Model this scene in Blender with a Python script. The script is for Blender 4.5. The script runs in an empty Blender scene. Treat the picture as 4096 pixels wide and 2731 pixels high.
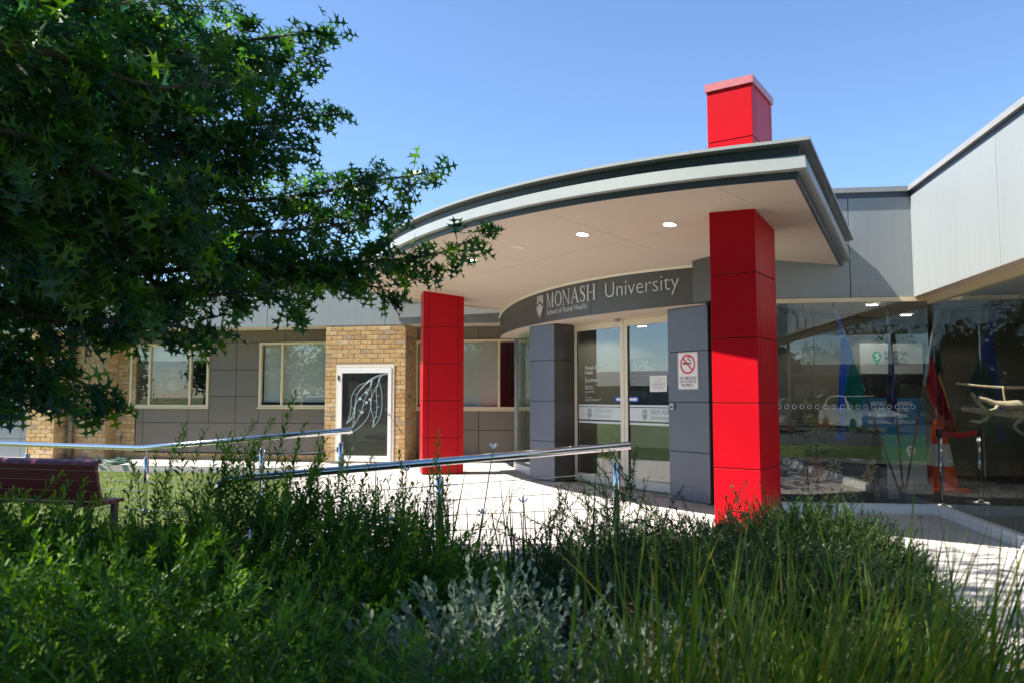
import bpy, bmesh, math, random
import numpy as np
from mathutils import Vector, Matrix
random.seed(7); RNG = np.random.default_rng(7)
SC = bpy.context.scene; COL = SC.collection
R_ = math.radians
# ---------------------------------------------------------------- camera, sky, sun, exposure
cam_d = bpy.data.cameras.new('camera'); cam = bpy.data.objects.new('camera', cam_d); COL.objects.link(cam)
cam.location = (0, 0, 1.256); cam.rotation_euler = (R_(90) + 0.07205, 0, 0)
cam_d.sensor_width = 36; cam_d.lens = 36 * 3056.3 / 4096; cam_d.clip_start = 0.05; cam_d.clip_end = 3000
cam_d.dof.use_dof = True; cam_d.dof.focus_distance = 8.0; cam_d.dof.aperture_fstop = 4.0
SC.camera = cam
LIGHT = Vector((0.75, 0.05, -1.0)).normalized()          # the way sunlight travels
world = bpy.data.worlds.new('World'); SC.world = world; world.use_nodes = True
wn = world.node_tree; wn.nodes.clear()
sky = wn.nodes.new('ShaderNodeTexSky'); sky.sky_type = 'NISHITA'; sky.sun_disc = False
sky.sun_elevation = math.asin(-LIGHT.z); sky.sun_rotation = math.atan2(-LIGHT.x, -LIGHT.y)
sky.altitude = 100; sky.air_density = 1.0; sky.dust_density = 0.1; sky.ozone_density = 6.0
bg = wn.nodes.new('ShaderNodeBackground'); bg.inputs['Strength'].default_value = 0.093
wo = wn.nodes.new('ShaderNodeOutputWorld')
wn.links.new(sky.outputs[0], bg.inputs[0]); wn.links.new(bg.outputs[0], wo.inputs[0])
sun_d = bpy.data.lights.new('sun', 'SUN'); sun_d.energy = 5.0; sun_d.angle = R_(0.53); sun_d.color = (1, 0.95, 0.87)
sun = bpy.data.objects.new('sun', sun_d); COL.objects.link(sun)
sun.rotation_euler = LIGHT.to_track_quat('-Z', 'Y').to_euler(); sun.location = (-7, -2, 12)
SC.view_settings.view_transform = 'Standard'; SC.view_settings.look = 'None'
SC.view_settings.exposure = 1.38; SC.view_settings.gamma = 1.0; SC.view_settings.use_curve_mapping = False
SC.cycles.max_bounces = 10; SC.cycles.transparent_max_bounces = 16; SC.cycles.use_denoising = True
SC.cycles.sample_clamp_indirect = 6.0; SC.cycles.caustics_reflective = False; SC.cycles.caustics_refractive = False

# ---------------------------------------------------------------- materials
def newmat(name):
    m = bpy.data.materials.new(name); m.use_nodes = True; nt = m.node_tree
    return m, nt, nt.nodes['Principled BSDF'], nt.nodes['Material Output']
def pbr(name, col, rough=0.5, metal=0.0, spec=0.5, var=0.0, vscale=4.0, bump=0.0, bscale=60.0, coat=0.0, rand=0.0, emit=0.0):
    m, nt, b, o = newmat(name)
    b.inputs['Base Color'].default_value = (*col, 1); b.inputs['Roughness'].default_value = rough
    b.inputs['Metallic'].default_value = metal; b.inputs['Specular IOR Level'].default_value = spec
    b.inputs['Coat Weight'].default_value = coat; b.inputs['Coat Roughness'].default_value = 0.08
    if emit: b.inputs['Emission Color'].default_value = (*col, 1); b.inputs['Emission Strength'].default_value = emit
    tc = nt.nodes.new('ShaderNodeTexCoord')
    if var or rand:
        mix = nt.nodes.new('ShaderNodeHueSaturation'); mix.inputs['Color'].default_value = (*col, 1)
        val = nt.nodes.new('ShaderNodeMath'); val.operation = 'ADD'; val.inputs[1].default_value = 1.0
        s = None
        if var:
            n = nt.nodes.new('ShaderNodeTexNoise'); n.inputs['Scale'].default_value = vscale; n.inputs['Detail'].default_value = 5
            geo = nt.nodes.new('ShaderNodeNewGeometry'); nt.links.new(geo.outputs['Position'], n.inputs['Vector'])
            mr = nt.nodes.new('ShaderNodeMapRange'); mr.inputs[1].default_value = 0.25; mr.inputs[2].default_value = 0.75
            mr.inputs[3].default_value = -var; mr.inputs[4].default_value = var
            nt.links.new(n.outputs[0], mr.inputs[0]); s = mr.outputs[0]
        if rand:
            oi = nt.nodes.new('ShaderNodeObjectInfo'); mr2 = nt.nodes.new('ShaderNodeMapRange')
            mr2.inputs[3].default_value = -rand; mr2.inputs[4].default_value = rand
            nt.links.new(oi.outputs['Random'], mr2.inputs[0])
            if s is None: s = mr2.outputs[0]
            else:
                ad = nt.nodes.new('ShaderNodeMath'); nt.links.new(s, ad.inputs[0]); nt.links.new(mr2.outputs[0], ad.inputs[1]); s = ad.outputs[0]
        nt.links.new(s, val.inputs[0]); nt.links.new(val.outputs[0], mix.inputs['Value'])
        nt.links.new(mix.outputs[0], b.inputs['Base Color'])
    if bump:
        n2 = nt.nodes.new('ShaderNodeTexNoise'); n2.inputs['Scale'].default_value = bscale; n2.inputs['Detail'].default_value = 6
        geo2 = nt.nodes.new('ShaderNodeNewGeometry'); nt.links.new(geo2.outputs['Position'], n2.inputs['Vector'])
        bp = nt.nodes.new('ShaderNodeBump'); bp.inputs['Strength'].default_value = bump; bp.inputs['Distance'].default_value = 0.01
        nt.links.new(n2.outputs[0], bp.inputs['Height']); nt.links.new(bp.outputs[0], b.inputs['Normal'])
    return m
def leafmat(name, cols, rough=0.42, trans=0.3, spec=0.5):
    """foliage: colour picked per leaf, thin translucent blade"""
    m, nt, b, o = newmat(name)
    geo = nt.nodes.new('ShaderNodeNewGeometry'); cr = nt.nodes.new('ShaderNodeValToRGB')
    el = cr.color_ramp.elements
    for i, c in enumerate(cols):
        e = el[i] if i < 2 else el.new(1.0)
        e.position = i / (len(cols) - 1); e.color = (*c, 1)
    oi = nt.nodes.new('ShaderNodeObjectInfo'); ad = nt.nodes.new('ShaderNodeMath'); fr_ = nt.nodes.new('ShaderNodeMath'); fr_.operation = 'FRACT'
    nt.links.new(geo.outputs['Random Per Island'], ad.inputs[0]); nt.links.new(oi.outputs['Random'], ad.inputs[1]); nt.links.new(ad.outputs[0], fr_.inputs[0]); nt.links.new(fr_.outputs[0], cr.inputs[0])
    nt.links.new(cr.outputs[0], b.inputs['Base Color'])
    b.inputs['Roughness'].default_value = rough; b.inputs['Specular IOR Level'].default_value = spec
    tr = nt.nodes.new('ShaderNodeBsdfTranslucent')
    hs = nt.nodes.new('ShaderNodeHueSaturation'); hs.inputs['Saturation'].default_value = 1.15; hs.inputs['Value'].default_value = 1.5
    nt.links.new(cr.outputs[0], hs.inputs['Color']); nt.links.new(hs.outputs[0], tr.inputs['Color'])
    mx = nt.nodes.new('ShaderNodeMixShader'); mx.inputs[0].default_value = trans
    nt.links.new(b.outputs[0], mx.inputs[1]); nt.links.new(tr.outputs[0], mx.inputs[2]); nt.links.new(mx.outputs[0], o.inputs[0])
    return m
def glassmat(name, tint=(0.9, 0.93, 0.92), r0=.05):
    """thin pane: see-through with Fresnel mirror"""
    m, nt, b, o = newmat(name); nt.nodes.remove(b)
    t = nt.nodes.new('ShaderNodeBsdfTransparent'); t.inputs[0].default_value = (*tint, 1)
    g = nt.nodes.new('ShaderNodeBsdfGlossy'); g.inputs['Roughness'].default_value = 0.0; g.inputs['Color'].default_value = (1, 1, 1, 1)
    lw = nt.nodes.new('ShaderNodeLayerWeight'); lw.inputs[0].default_value = .5
    pw = nt.nodes.new('ShaderNodeMath'); pw.operation = 'POWER'; pw.inputs[1].default_value = 5.0; nt.links.new(lw.outputs['Facing'], pw.inputs[0])
    f = nt.nodes.new('ShaderNodeMath'); f.operation = 'MULTIPLY_ADD'; f.inputs[1].default_value = 1 - r0; f.inputs[2].default_value = r0; nt.links.new(pw.outputs[0], f.inputs[0])
    mx = nt.nodes.new('ShaderNodeMixShader')
    nt.links.new(f.outputs[0], mx.inputs[0]); nt.links.new(t.outputs[0], mx.inputs[1]); nt.links.new(g.outputs[0], mx.inputs[2])
    nt.links.new(mx.outputs[0], o.inputs[0]); return m
def brickmat():
    m, nt, b, o = newmat('brick_clay')
    oi = nt.nodes.new('ShaderNodeObjectInfo'); cr = nt.nodes.new('ShaderNodeValToRGB'); cr.color_ramp.interpolation = 'LINEAR'
    el = cr.color_ramp.elements
    for i, (p, c) in enumerate([(0, (.42, .25, .105)), (.3, (.52, .335, .145)), (.7, (.55, .375, .18)), (.86, (.58, .43, .25)), (1, (.31, .22, .14))]):
        e = el[i] if i < 2 else el.new(p); e.position = p; e.color = (*c, 1)
    nt.links.new(oi.outputs['Random'], cr.inputs[0])
    geo = nt.nodes.new('ShaderNodeNewGeometry'); n = nt.nodes.new('ShaderNodeTexNoise'); n.inputs['Scale'].default_value = 22; n.inputs['Detail'].default_value = 6
    nt.links.new(geo.outputs['Position'], n.inputs['Vector'])
    hs = nt.nodes.new('ShaderNodeHueSaturation'); mr = nt.nodes.new('ShaderNodeMapRange')
    mr.inputs[1].default_value = .3; mr.inputs[2].default_value = .7; mr.inputs[3].default_value = .72; mr.inputs[4].default_value = 1.2
    nt.links.new(n.outputs[0], mr.inputs[0]); nt.links.new(mr.outputs[0], hs.inputs['Value']); nt.links.new(cr.outputs[0], hs.inputs['Color'])
    nt.links.new(hs.outputs[0], b.inputs['Base Color']); b.inputs['Roughness'].default_value = .9
    n2 = nt.nodes.new('ShaderNodeTexNoise'); n2.inputs['Scale'].default_value = 120; nt.links.new(geo.outputs['Position'], n2.inputs['Vector'])
    bp = nt.nodes.new('ShaderNodeBump'); bp.inputs['Strength'].default_value = .35; bp.inputs['Distance'].default_value = .006
    nt.links.new(n2.outputs[0], bp.inputs['Height']); nt.links.new(bp.outputs[0], b.inputs['Normal'])
    return m
def grassmat():
    m, nt, b, o = newmat('lawn_grass')
    geo = nt.nodes.new('ShaderNodeNewGeometry'); n = nt.nodes.new('ShaderNodeTexNoise'); n.inputs['Scale'].default_value = 1.7; n.inputs['Detail'].default_value = 9
    n.inputs['Roughness'].default_value = .75
    nt.links.new(geo.outputs['Position'], n.inputs['Vector']); cr = nt.nodes.new('ShaderNodeValToRGB')
    cr.color_ramp.elements[0].position = .3; cr.color_ramp.elements[0].color = (.05, .09, .015, 1)
    cr.color_ramp.elements[1].position = .7; cr.color_ramp.elements[1].color = (.16, .19, .045, 1)
    nt.links.new(n.outputs[0], cr.inputs[0]); nt.links.new(cr.outputs[0], b.inputs['Base Color']); b.inputs['Roughness'].default_value = .9
    n2 = nt.nodes.new('ShaderNodeTexNoise'); n2.inputs['Scale'].default_value = 70; nt.links.new(geo.outputs['Position'], n2.inputs['Vector'])
    bp = nt.nodes.new('ShaderNodeBump'); bp.inputs['Strength'].default_value = 1; bp.inputs['Distance'].default_value = .03
    nt.links.new(n2.outputs[0], bp.inputs['Height']); nt.links.new(bp.outputs[0], b.inputs['Normal']); return m
def streakmat(name, col, rough, spec, amt):
    """weathered sheet metal: soft vertical run-off streaks"""
    m, nt, b, o = newmat(name)
    geo = nt.nodes.new('ShaderNodeNewGeometry'); mp = nt.nodes.new('ShaderNodeMapping'); mp.inputs['Scale'].default_value = (9, 9, .5)
    n = nt.nodes.new('ShaderNodeTexNoise'); n.inputs['Scale'].default_value = 1; n.inputs['Detail'].default_value = 4
    nt.links.new(geo.outputs['Position'], mp.inputs[0]); nt.links.new(mp.outputs[0], n.inputs['Vector'])
    mr = nt.nodes.new('ShaderNodeMapRange'); mr.inputs[1].default_value = .3; mr.inputs[2].default_value = .7
    mr.inputs[3].default_value = 1 - amt; mr.inputs[4].default_value = 1 + amt; nt.links.new(n.outputs[0], mr.inputs[0])
    hs = nt.nodes.new('ShaderNodeHueSaturation'); hs.inputs['Color'].default_value = (*col, 1); nt.links.new(mr.outputs[0], hs.inputs['Value'])
    nt.links.new(hs.outputs[0], b.inputs['Base Color']); b.inputs['Roughness'].default_value = rough; b.inputs['Specular IOR Level'].default_value = spec
    n2 = nt.nodes.new('ShaderNodeTexNoise'); n2.inputs['Scale'].default_value = 2.2; nt.links.new(geo.outputs['Position'], n2.inputs['Vector'])
    bp = nt.nodes.new('ShaderNodeBump'); bp.inputs['Strength'].default_value = .12; bp.inputs['Distance'].default_value = .02
    nt.links.new(n2.outputs[0], bp.inputs['Height']); nt.links.new(bp.outputs[0], b.inputs['Normal']); return m
M = dict(
 red=pbr('red_panel_paint', (.50, .004, .012), .36, spec=.16, var=.07, vscale=1.6, bump=.03, bscale=3),
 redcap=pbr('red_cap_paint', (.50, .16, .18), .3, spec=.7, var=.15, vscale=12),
 joint=pbr('dark_joint', (.03, .03, .032), .8),
 pier=pbr('blue_grey_panel', (.112, .132, .175), .36, spec=.55, var=.04, vscale=2),
 band=pbr('charcoal_band', (.085, .083, .078), .38, spec=.5, var=.06, vscale=2),
 soffit=pbr('beige_soffit', (.60, .52, .44), .85, spec=.2, var=.025, vscale=1.3),
 cream=pbr('cream_frame', (.74, .62, .40), .45, var=.03),
 creamlight=pbr('pale_door_frame', (.74, .68, .56), .4, var=.03),
 white=pbr('white_frame', (.8, .79, .76), .4),
 metal=streakmat('metal_cladding', (.27, .295, .30), .45, .5, .03),
 coping=pbr('metal_coping', (.30, .30, .29), .4, spec=.5, var=.08, vscale=5),
 gutter=pbr('pale_gutter', (.29, .315, .315), .4, spec=.4, var=.06, vscale=6),
 darkmetal=pbr('dark_blue_fascia', (.06, .075, .095), .4, spec=.5),
 darkcap=pbr('grey_roof_cap', (.20, .21, .21), .4, spec=.5, var=.08),
 wall=pbr('taupe_wall_panel', (.175, .152, .122), .55, spec=.35, var=.04, vscale=2, rand=.03),
 wallblue=pbr('pale_wall_panel', (.30, .33, .34), .5, var=.05),
 mortar=pbr('mortar', (.46, .37, .25), .95, var=.1, vscale=30, bump=.4),
 brick=brickmat(),
 steel=pbr('stainless_steel', (.62, .62, .63), .13, metal=1.0),
 steelb=pbr('brushed_steel', (.55, .55, .55), .28, metal=1.0),
 glass=glassmat('window_glass', (.90, .93, .92), .07), glassd=glassmat('door_glass', (.80, .84, .83), .10), glassw=glassmat('shopfront_glass', (.90, .93, .92), .065),
 glassg=glassmat('green_edge_glass', (.75, .9, .8), .05),
 frost=pbr('frosted_film', (.62, .68, .69), .5), 
 blind=pbr('roller_blind', (.66, .64, .58), .8, var=.02),
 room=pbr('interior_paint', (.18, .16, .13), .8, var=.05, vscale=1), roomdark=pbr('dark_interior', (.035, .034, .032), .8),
 ceil=pbr('interior_ceiling', (.55, .53, .48), .9), carpet=pbr('charcoal_carpet', (.035, .035, .04), .95, var=.2, vscale=40),
 tile=pbr('pale_paver', (.47, .43, .40), .75, spec=.3, var=.10, vscale=2.5, rand=.04, bump=.15, bscale=90),
 grout=pbr('paver_grout', (.33, .30, .27), .95), concrete=pbr('concrete', (.50, .46, .40), .9, var=.1, vscale=5, bump=.2),
 soil=pbr('mulch_soil', (.045, .032, .022), .95, var=.5, vscale=18, bump=1.0, bscale=40),
 lawn=grassmat(), asphalt=pbr('asphalt', (.05, .05, .052), .9, var=.2, vscale=8, bump=.4, bscale=120),
 signlet=pbr('brushed_letter', (.60, .62, .65), .4, metal=.15), 
 bench=pbr('burgundy_paint', (.10, .007, .020), .35, spec=.35), benchleg=pbr('dark_cast_metal', (.06, .05, .05), .5),
 black=pbr('black_gloss', (.012, .012, .013), .2), blackm=pbr('black_matt', (.015, .015, .016), .7),
 paper=pbr('white_paper', (.8, .8, .8), .6), ink=pbr('black_print', (.02, .02, .022), .6), redink=pbr('red_print', (.65, .02, .03), .5),
 whiteink=pbr('white_print', (.82, .82, .82), .6), greyink=pbr('grey_print', (.25, .26, .27), .6), blueink=pbr('blue_print', (.02, .09, .55), .5),
 navy=pbr('navy_print', (.012, .035, .10), .5), bannerblue=pbr('blue_banner', (.015, .16, .36), .5), teal=pbr('teal_print', (.02, .3, .2), .5),
 bannerwhite=pbr('banner_white', (.45, .45, .44), .6),
 etch=pbr('etched_film', (.42, .55, .54), .6),
 orange=pbr('cone_orange', (.75, .10, .02), .45), reflect=pbr('cone_white', (.7, .72, .75), .35), belt=pbr('red_belt', (.5, .01, .02), .6),
 wood=pbr('driftwood', (.55, .42, .28), .75, var=.25, vscale=14, bump=.6, bscale=40), pole=pbr('wood_pole', (.20, .085, .04), .4, var=.15, vscale=20),
 flagblue=pbr('flag_blue', (.01, .12, .70), .8, var=.15, vscale=6), flagnavy=pbr('flag_navy', (.01, .015, .12), .8, var=.1), flaggreen=pbr('flag_green', (.0, .16, .13), .8),
 flagred=pbr('flag_red', (.38, .01, .02), .8), flagblack=pbr('flag_black', (.01, .01, .01), .8), flagyellow=pbr('flag_yellow', (.8, .5, .01), .8), flagsky=pbr('flag_pale_sleeve', (.5, .62, .75), .8),
 petal=pbr('orange_daisy', (.65, .22, .03), .6), petaly=pbr('yellow_daisy', (.6, .42, .13), .6), petalr=pbr('red_daisy', (.5, .05, .02), .6),
 basket=pbr('dark_fabric', (.03, .03, .032), .9, var=.4, vscale=60), pink=pbr('dusty_red_panel', (.30, .07, .07), .7), ochre=pbr('ochre_pot', (.40, .17, .03), .6),
 hose=pbr('green_hose', (.005, .09, .055), .4), bark=pbr('oak_bark', (.10, .075, .055), .95, var=.3, vscale=12, bump=.8, bscale=50),
 twig=pbr('twig_bark', (.075, .05, .045), .8), stemgreen=pbr('green_stem', (.10, .17, .04), .6), stemgrey=pbr('felted_stem', (.34, .34, .25), .8),
 oak=leafmat('oak_leaf', [(.02, .066, .042), (.03, .095, .042), (.046, .125, .032), (.07, .165, .028), (.15, .27, .035)], .40, .45),
 shrub=leafmat('shrub_leaf', [(.03, .085, .008), (.05, .13, .010), (.075, .17, .012)], .5, .35, .25),
 shrubtip=leafmat('shrub_new_leaf', [(.10, .22, .012), (.15, .28, .015), (.19, .32, .03)], .5, .4, .25),
 dark=leafmat('dark_shrub_leaf', [(.018, .05, .014), (.03, .075, .018), (.045, .10, .02), (.08, .14, .03)], .45, .25, .3),
 feather=leafmat('feathery_leaf', [(.035, .085, .016), (.055, .12, .022), (.11, .18, .045)], .55, .3, .25),
 silver=leafmat('silver_leaf', [(.11, .165, .10), (.16, .22, .145), (.22, .28, .19)], .8, .15, .15),
 blade=leafmat('tussock_blade', [(.035, .09, .008), (.06, .14, .008), (.10, .19, .008), (.20, .25, .008), (.11, .15, .04), (.28, .22, .012)], .45, .35, .3),
 iris=leafmat('iris_blade', [(.015, .05, .018), (.03, .08, .02), (.05, .10, .03)], .4, .2),
 flower=leafmat('pale_flower', [(.62, .64, .78), (.70, .70, .80), (.55, .58, .80)], .6, .3),
 turf=leafmat('turf_blade', [(.06, .11, .015), (.10, .15, .02), (.16, .20, .04), (.22, .21, .07)], .6, .3, .2),
 dryleaf=pbr('dry_leaf', (.12, .06, .03), .8, rand=.4),
 gum=leafmat('gum_leaf', [(.03, .055, .018), (.05, .08, .03), (.07, .10, .04)], .45, .2),
 palm=leafmat('palm_leaf', [(.03, .09, .02), (.05, .13, .025), (.08, .17, .04)], .4, .3),
 carwhite=pbr('white_car_paint', (.72, .73, .74), .2, coat=1), carsilver=pbr('silver_car_paint', (.38, .39, .40), .25, metal=.6, coat=1),
 cardark=pbr('dark_car_paint', (.03, .035, .05), .2, coat=1), carred=pbr('red_car_paint', (.3, .01, .015), .2, coat=1), carblue=pbr('blue_car_paint', (.01, .12, .28), .2, coat=1),
 carglass=pbr('car_window', (.01, .012, .014), .05, spec=.8), tyre=pbr('tyre_rubber', (.015, .015, .015), .8), headlamp=pbr('lamp_lens', (.7, .7, .72), .1), tail=pbr('tail_lens', (.5, .01, .01), .15),
 rooft=pbr('dark_roof_tile', (.05, .055, .065), .7, var=.2, vscale=4), housew=pbr('house_wall', (.22, .21, .19), .8),
 lamp=pbr('lit_lamp', (1, .93, .82), .5, emit=14.0), lampoff=pbr('pale_lens', (.75, .72, .66), .4), screen=pbr('grey_plastic', (.30, .31, .32), .4),
)

# ---------------------------------------------------------------- object helpers
def off_of(p):
    o = Vector((0, 0, 0))
    while p is not None: o += p.location; p = p.parent
    return o
def link(o, parent=None):
    COL.objects.link(o)
    if parent is not None: o.parent = parent
    return o
def tag(o, label=None, cat=None, group=None, kind=None):
    if label: o['label'] = label
    if cat: o['category'] = cat
    if group: o['group'] = group
    if kind: o['kind'] = kind
    return o
def thing(name, label, cat, loc=(0, 0, 0), group=None):
    e = bpy.data.objects.new(name, None); e.location = loc; e.empty_display_size = .2; COL.objects.link(e)
    return tag(e, label, cat, group)
class MB:
    """collects shapes given in world coordinates; build() makes ONE mesh object"""
    def __init__(s): s.v = []; s.f = []
    def add(s, vs, fs):
        b = len(s.v); s.v += [tuple(p) for p in vs]; s.f += [tuple(i + b for i in f) for f in fs]; return s
    def box(s, x0, x1, y0, y1, z0, z1):
        return s.add([(x0, y0, z0), (x1, y0, z0), (x1, y1, z0), (x0, y1, z0), (x0, y0, z1), (x1, y0, z1), (x1, y1, z1), (x0, y1, z1)],
                     [(0, 3, 2, 1), (4, 5, 6, 7), (0, 1, 5, 4), (1, 2, 6, 5), (2, 3, 7, 6), (3, 0, 4, 7)])
    def prism(s, poly, z0, z1):
        """plan polygon (counter-clockwise) raised from z0 to z1; z may be a function of x, y"""
        f0 = z0 if callable(z0) else (lambda x, y: z0); f1 = z1 if callable(z1) else (lambda x, y: z1)
        n = len(poly)
        vs = [(x, y, f0(x, y)) for x, y in poly] + [(x, y, f1(x, y)) for x, y in poly]
        fs = [tuple(range(n - 1, -1, -1)), tuple(range(n, 2 * n))] + [(i, (i + 1) % n, n + (i + 1) % n, n + i) for i in range(n)]
        return s.add(vs, fs)
    def tube(s, pts, r, n=8, cap=True):
        pts = [Vector(p) for p in pts]; rr = r if hasattr(r, '__len__') else [r] * len(pts)
        vs = []; up = Vector((0, 0, 1)); a = None
        for i, p in enumerate(pts):
            d = (pts[min(i + 1, len(pts) - 1)] - pts[max(i - 1, 0)]).normalized()
            if a is None: a = d.cross(up if abs(d.z) < .95 else Vector((1, 0, 0))).normalized()
            else: a = (a - d * a.dot(d)).normalized()
            b = d.cross(a)
            for k in range(n):
                t = 2 * math.pi * k / n; vs.append(p + (a * math.cos(t) + b * math.sin(t)) * rr[i])
        fs = []
        for i in range(len(pts) - 1):
            for k in range(n):
                fs.append((i * n + k, i * n + (k + 1) % n, (i + 1) * n + (k + 1) % n, (i + 1) * n + k))
        if cap: fs += [tuple(range(n - 1, -1, -1)), tuple(range((len(pts) - 1) * n, len(pts) * n))]
        return s.add(vs, fs)
    def lathe(s, c, prof, n=24, a0=0, a1=2 * math.pi):
        full = abs(a1 - a0 - 2 * math.pi) < 1e-6; m = n if full else n + 1
        vs = [(c[0] + r * math.cos(a0 + (a1 - a0) * k / n), c[1] + r * math.sin(a0 + (a1 - a0) * k / n), c[2] + z) for r, z in prof for k in range(m)]
        fs = [(i * m + k, i * m + (k + 1) % m, (i + 1) * m + (k + 1) % m, (i + 1) * m + k) for i in range(len(prof) - 1) for k in range(n)]
        return s.add(vs, fs)
    def build(s, name, mat, parent=None, smooth=False):
        o = off_of(parent); me = bpy.data.meshes.new(name)
        me.from_pydata([(x - o.x, y - o.y, z - o.z) for x, y, z in s.v], [], s.f); me.validate(); me.update()
        bm = bmesh.new(); bm.from_mesh(me); bmesh.ops.recalc_face_normals(bm, faces=bm.faces); bm.to_mesh(me); bm.free()
        me.materials.append(M[mat] if isinstance(mat, str) else mat)
        if smooth: me.polygons.foreach_set('use_smooth', [True] * len(me.polygons))
        return link(bpy.data.objects.new(name, me), parent)
def np_mesh(name, V, F, mat, parent=None, smooth=False):
    """V (n,3) world coordinates, F list of index arrays all of one length or ragged"""
    o = off_of(parent); V = np.asarray(V, np.float32) - np.array([o.x, o.y, o.z], np.float32)
    me = bpy.data.meshes.new(name); tot = np.array([len(f) for f in F], np.int32)
    me.vertices.add(len(V)); me.vertices.foreach_set('co', V.ravel())
    flat = np.concatenate([np.asarray(f, np.int32) for f in F]); me.loops.add(len(flat)); me.loops.foreach_set('vertex_index', flat)
    me.polygons.add(len(tot)); me.polygons.foreach_set('loop_start', np.concatenate([[0], np.cumsum(tot)[:-1]]).astype(np.int32)); me.polygons.foreach_set('loop_total', tot)
    if smooth: me.polygons.foreach_set('use_smooth', np.ones(len(tot), bool))
    me.update(calc_edges=True); me.materials.append(M[mat])
    return link(bpy.data.objects.new(name, me), parent)
def scatter(name, tv, tf, A, mat, parent=None, smooth=False):
    """many copies of a small template: A (k,3,4) matrices"""
    tv = np.asarray(tv, np.float32); k = len(A)
    V = np.einsum('kij,nj->kni', A[:, :, :3], tv) + A[:, None, :, 3]
    fl = np.concatenate([np.asarray(f) for f in tf]); tot = np.array([len(f) for f in tf])
    F = (fl[None] + (np.arange(k) * len(tv))[:, None]).ravel(); T = np.tile(tot, k)
    o = off_of(parent); me = bpy.data.meshes.new(name)
    me.vertices.add(k * len(tv)); me.vertices.foreach_set('co', (V.reshape(-1, 3) - np.array([o.x, o.y, o.z])).astype(np.float32).ravel())
    me.loops.add(len(F)); me.loops.foreach_set('vertex_index', F.astype(np.int32))
    me.polygons.add(len(T)); me.polygons.foreach_set('loop_start', np.concatenate([[0], np.cumsum(T)[:-1]]).astype(np.int32)); me.polygons.foreach_set('loop_total', T.astype(np.int32))
    if smooth: me.polygons.foreach_set('use_smooth', np.ones(len(T), bool))
    me.update(calc_edges=True); me.materials.append(M[mat])
    return link(bpy.data.objects.new(name, me), parent)
def frames(P, D, roll, S, up=(0, 0, 1)):
    """(k,3,4) matrices: x axis along D, scaled S, rolled about D"""
    D = D / np.linalg.norm(D, axis=1, keepdims=True); u = np.tile(np.array(up, float), (len(D), 1))
    y = np.cross(u, D); ln = np.linalg.norm(y, axis=1, keepdims=True); y = np.where(ln < 1e-3, np.array([0, 1., 0]), y / np.maximum(ln, 1e-6)); z = np.cross(D, y)
    c, s = np.cos(roll)[:, None], np.sin(roll)[:, None]; y2 = y * c + z * s; z2 = np.cross(D, y2)
    S = np.broadcast_to(np.asarray(S, float).reshape(-1, 1), (len(D), 1))
    return np.stack([D * S, y2 * S, z2 * S, P], axis=2)
class Plane:
    """upright plane: s runs along e, z up, d outwards towards the viewer"""
    def __init__(s, O, e, n): s.O = np.array(O, float); s.e = np.array(e, float) / np.hypot(*e); s.n = np.array(n, float) / np.hypot(*n)
    def p(s, a, z, d=0.0): q = s.O + s.e * a + s.n * d; return (q[0], q[1], z)
    def box(s, mb, a0, a1, z0, z1, d0, d1, ch=0.0):
        if ch: # chamfered face
            vs = [s.p(a0, z0, d0), s.p(a1, z0, d0), s.p(a1, z1, d0), s.p(a0, z1, d0), s.p(a0, z0, d1 - ch), s.p(a1, z0, d1 - ch), s.p(a1, z1, d1 - ch), s.p(a0, z1, d1 - ch),
                  s.p(a0 + ch, z0 + ch, d1), s.p(a1 - ch, z0 + ch, d1), s.p(a1 - ch, z1 - ch, d1), s.p(a0 + ch, z1 - ch, d1)]
            return mb.add(vs, [(0, 1, 2, 3), (0, 4, 5, 1), (1, 5, 6, 2), (2, 6, 7, 3), (3, 7, 4, 0), (4, 8, 9, 5), (5, 9, 10, 6), (6, 10, 11, 7), (7, 11, 8, 4), (8, 11, 10, 9)])
        vs = [s.p(a0, z0, d0), s.p(a1, z0, d0), s.p(a1, z1, d0), s.p(a0, z1, d0), s.p(a0, z0, d1), s.p(a1, z0, d1), s.p(a1, z1, d1), s.p(a0, z1, d1)]
        return mb.add(vs, [(0, 1, 2, 3), (4, 7, 6, 5), (0, 4, 5, 1), (1, 5, 6, 2), (2, 6, 7, 3), (3, 7, 4, 0)])
    def part(s, name, mat, parent, a0, a1, z0, z1, d0, d1, ch=0.0): return s.box(MB(), a0, a1, z0, z1, d0, d1, ch).build(name, mat, parent)
def window_parts(pl, root, a0, a1, z0, z1, d, mulls, fmat='cream', w=.05, glass='glass', sill=True):
    """frame rails + each pane under a window part"""
    fr = MB()
    pl.box(fr, a0, a1, z1 - w, z1, d - .05, d + .03); pl.box(fr, a0, a1, z0, z0 + w, d - .05, d + .03)
    pl.box(fr, a0, a0 + w, z0 + w, z1 - w, d - .05, d + .028); pl.box(fr, a1 - w, a1, z0 + w, z1 - w, d - .05, d + .028)
    xs = [a0 + w]
    for m in mulls: pl.box(fr, m - w * .45, m + w * .45, z0 + w, z1 - w, d - .05, d + .026); xs += [m - w * .45, m + w * .45]
    xs.append(a1 - w)
    win = fr.build('window', fmat, root)
    for i in range(0, len(xs), 2): pl.part('pane', glass, win, xs[i], xs[i + 1], z0 + w, z1 - w, d - .012, d - .006)
    if sill: pl.part('sill', fmat, win, a0 - .015, a1 + .015, z0 - .028, z0 - .003, d - .05, d + .045)
    return win
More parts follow.
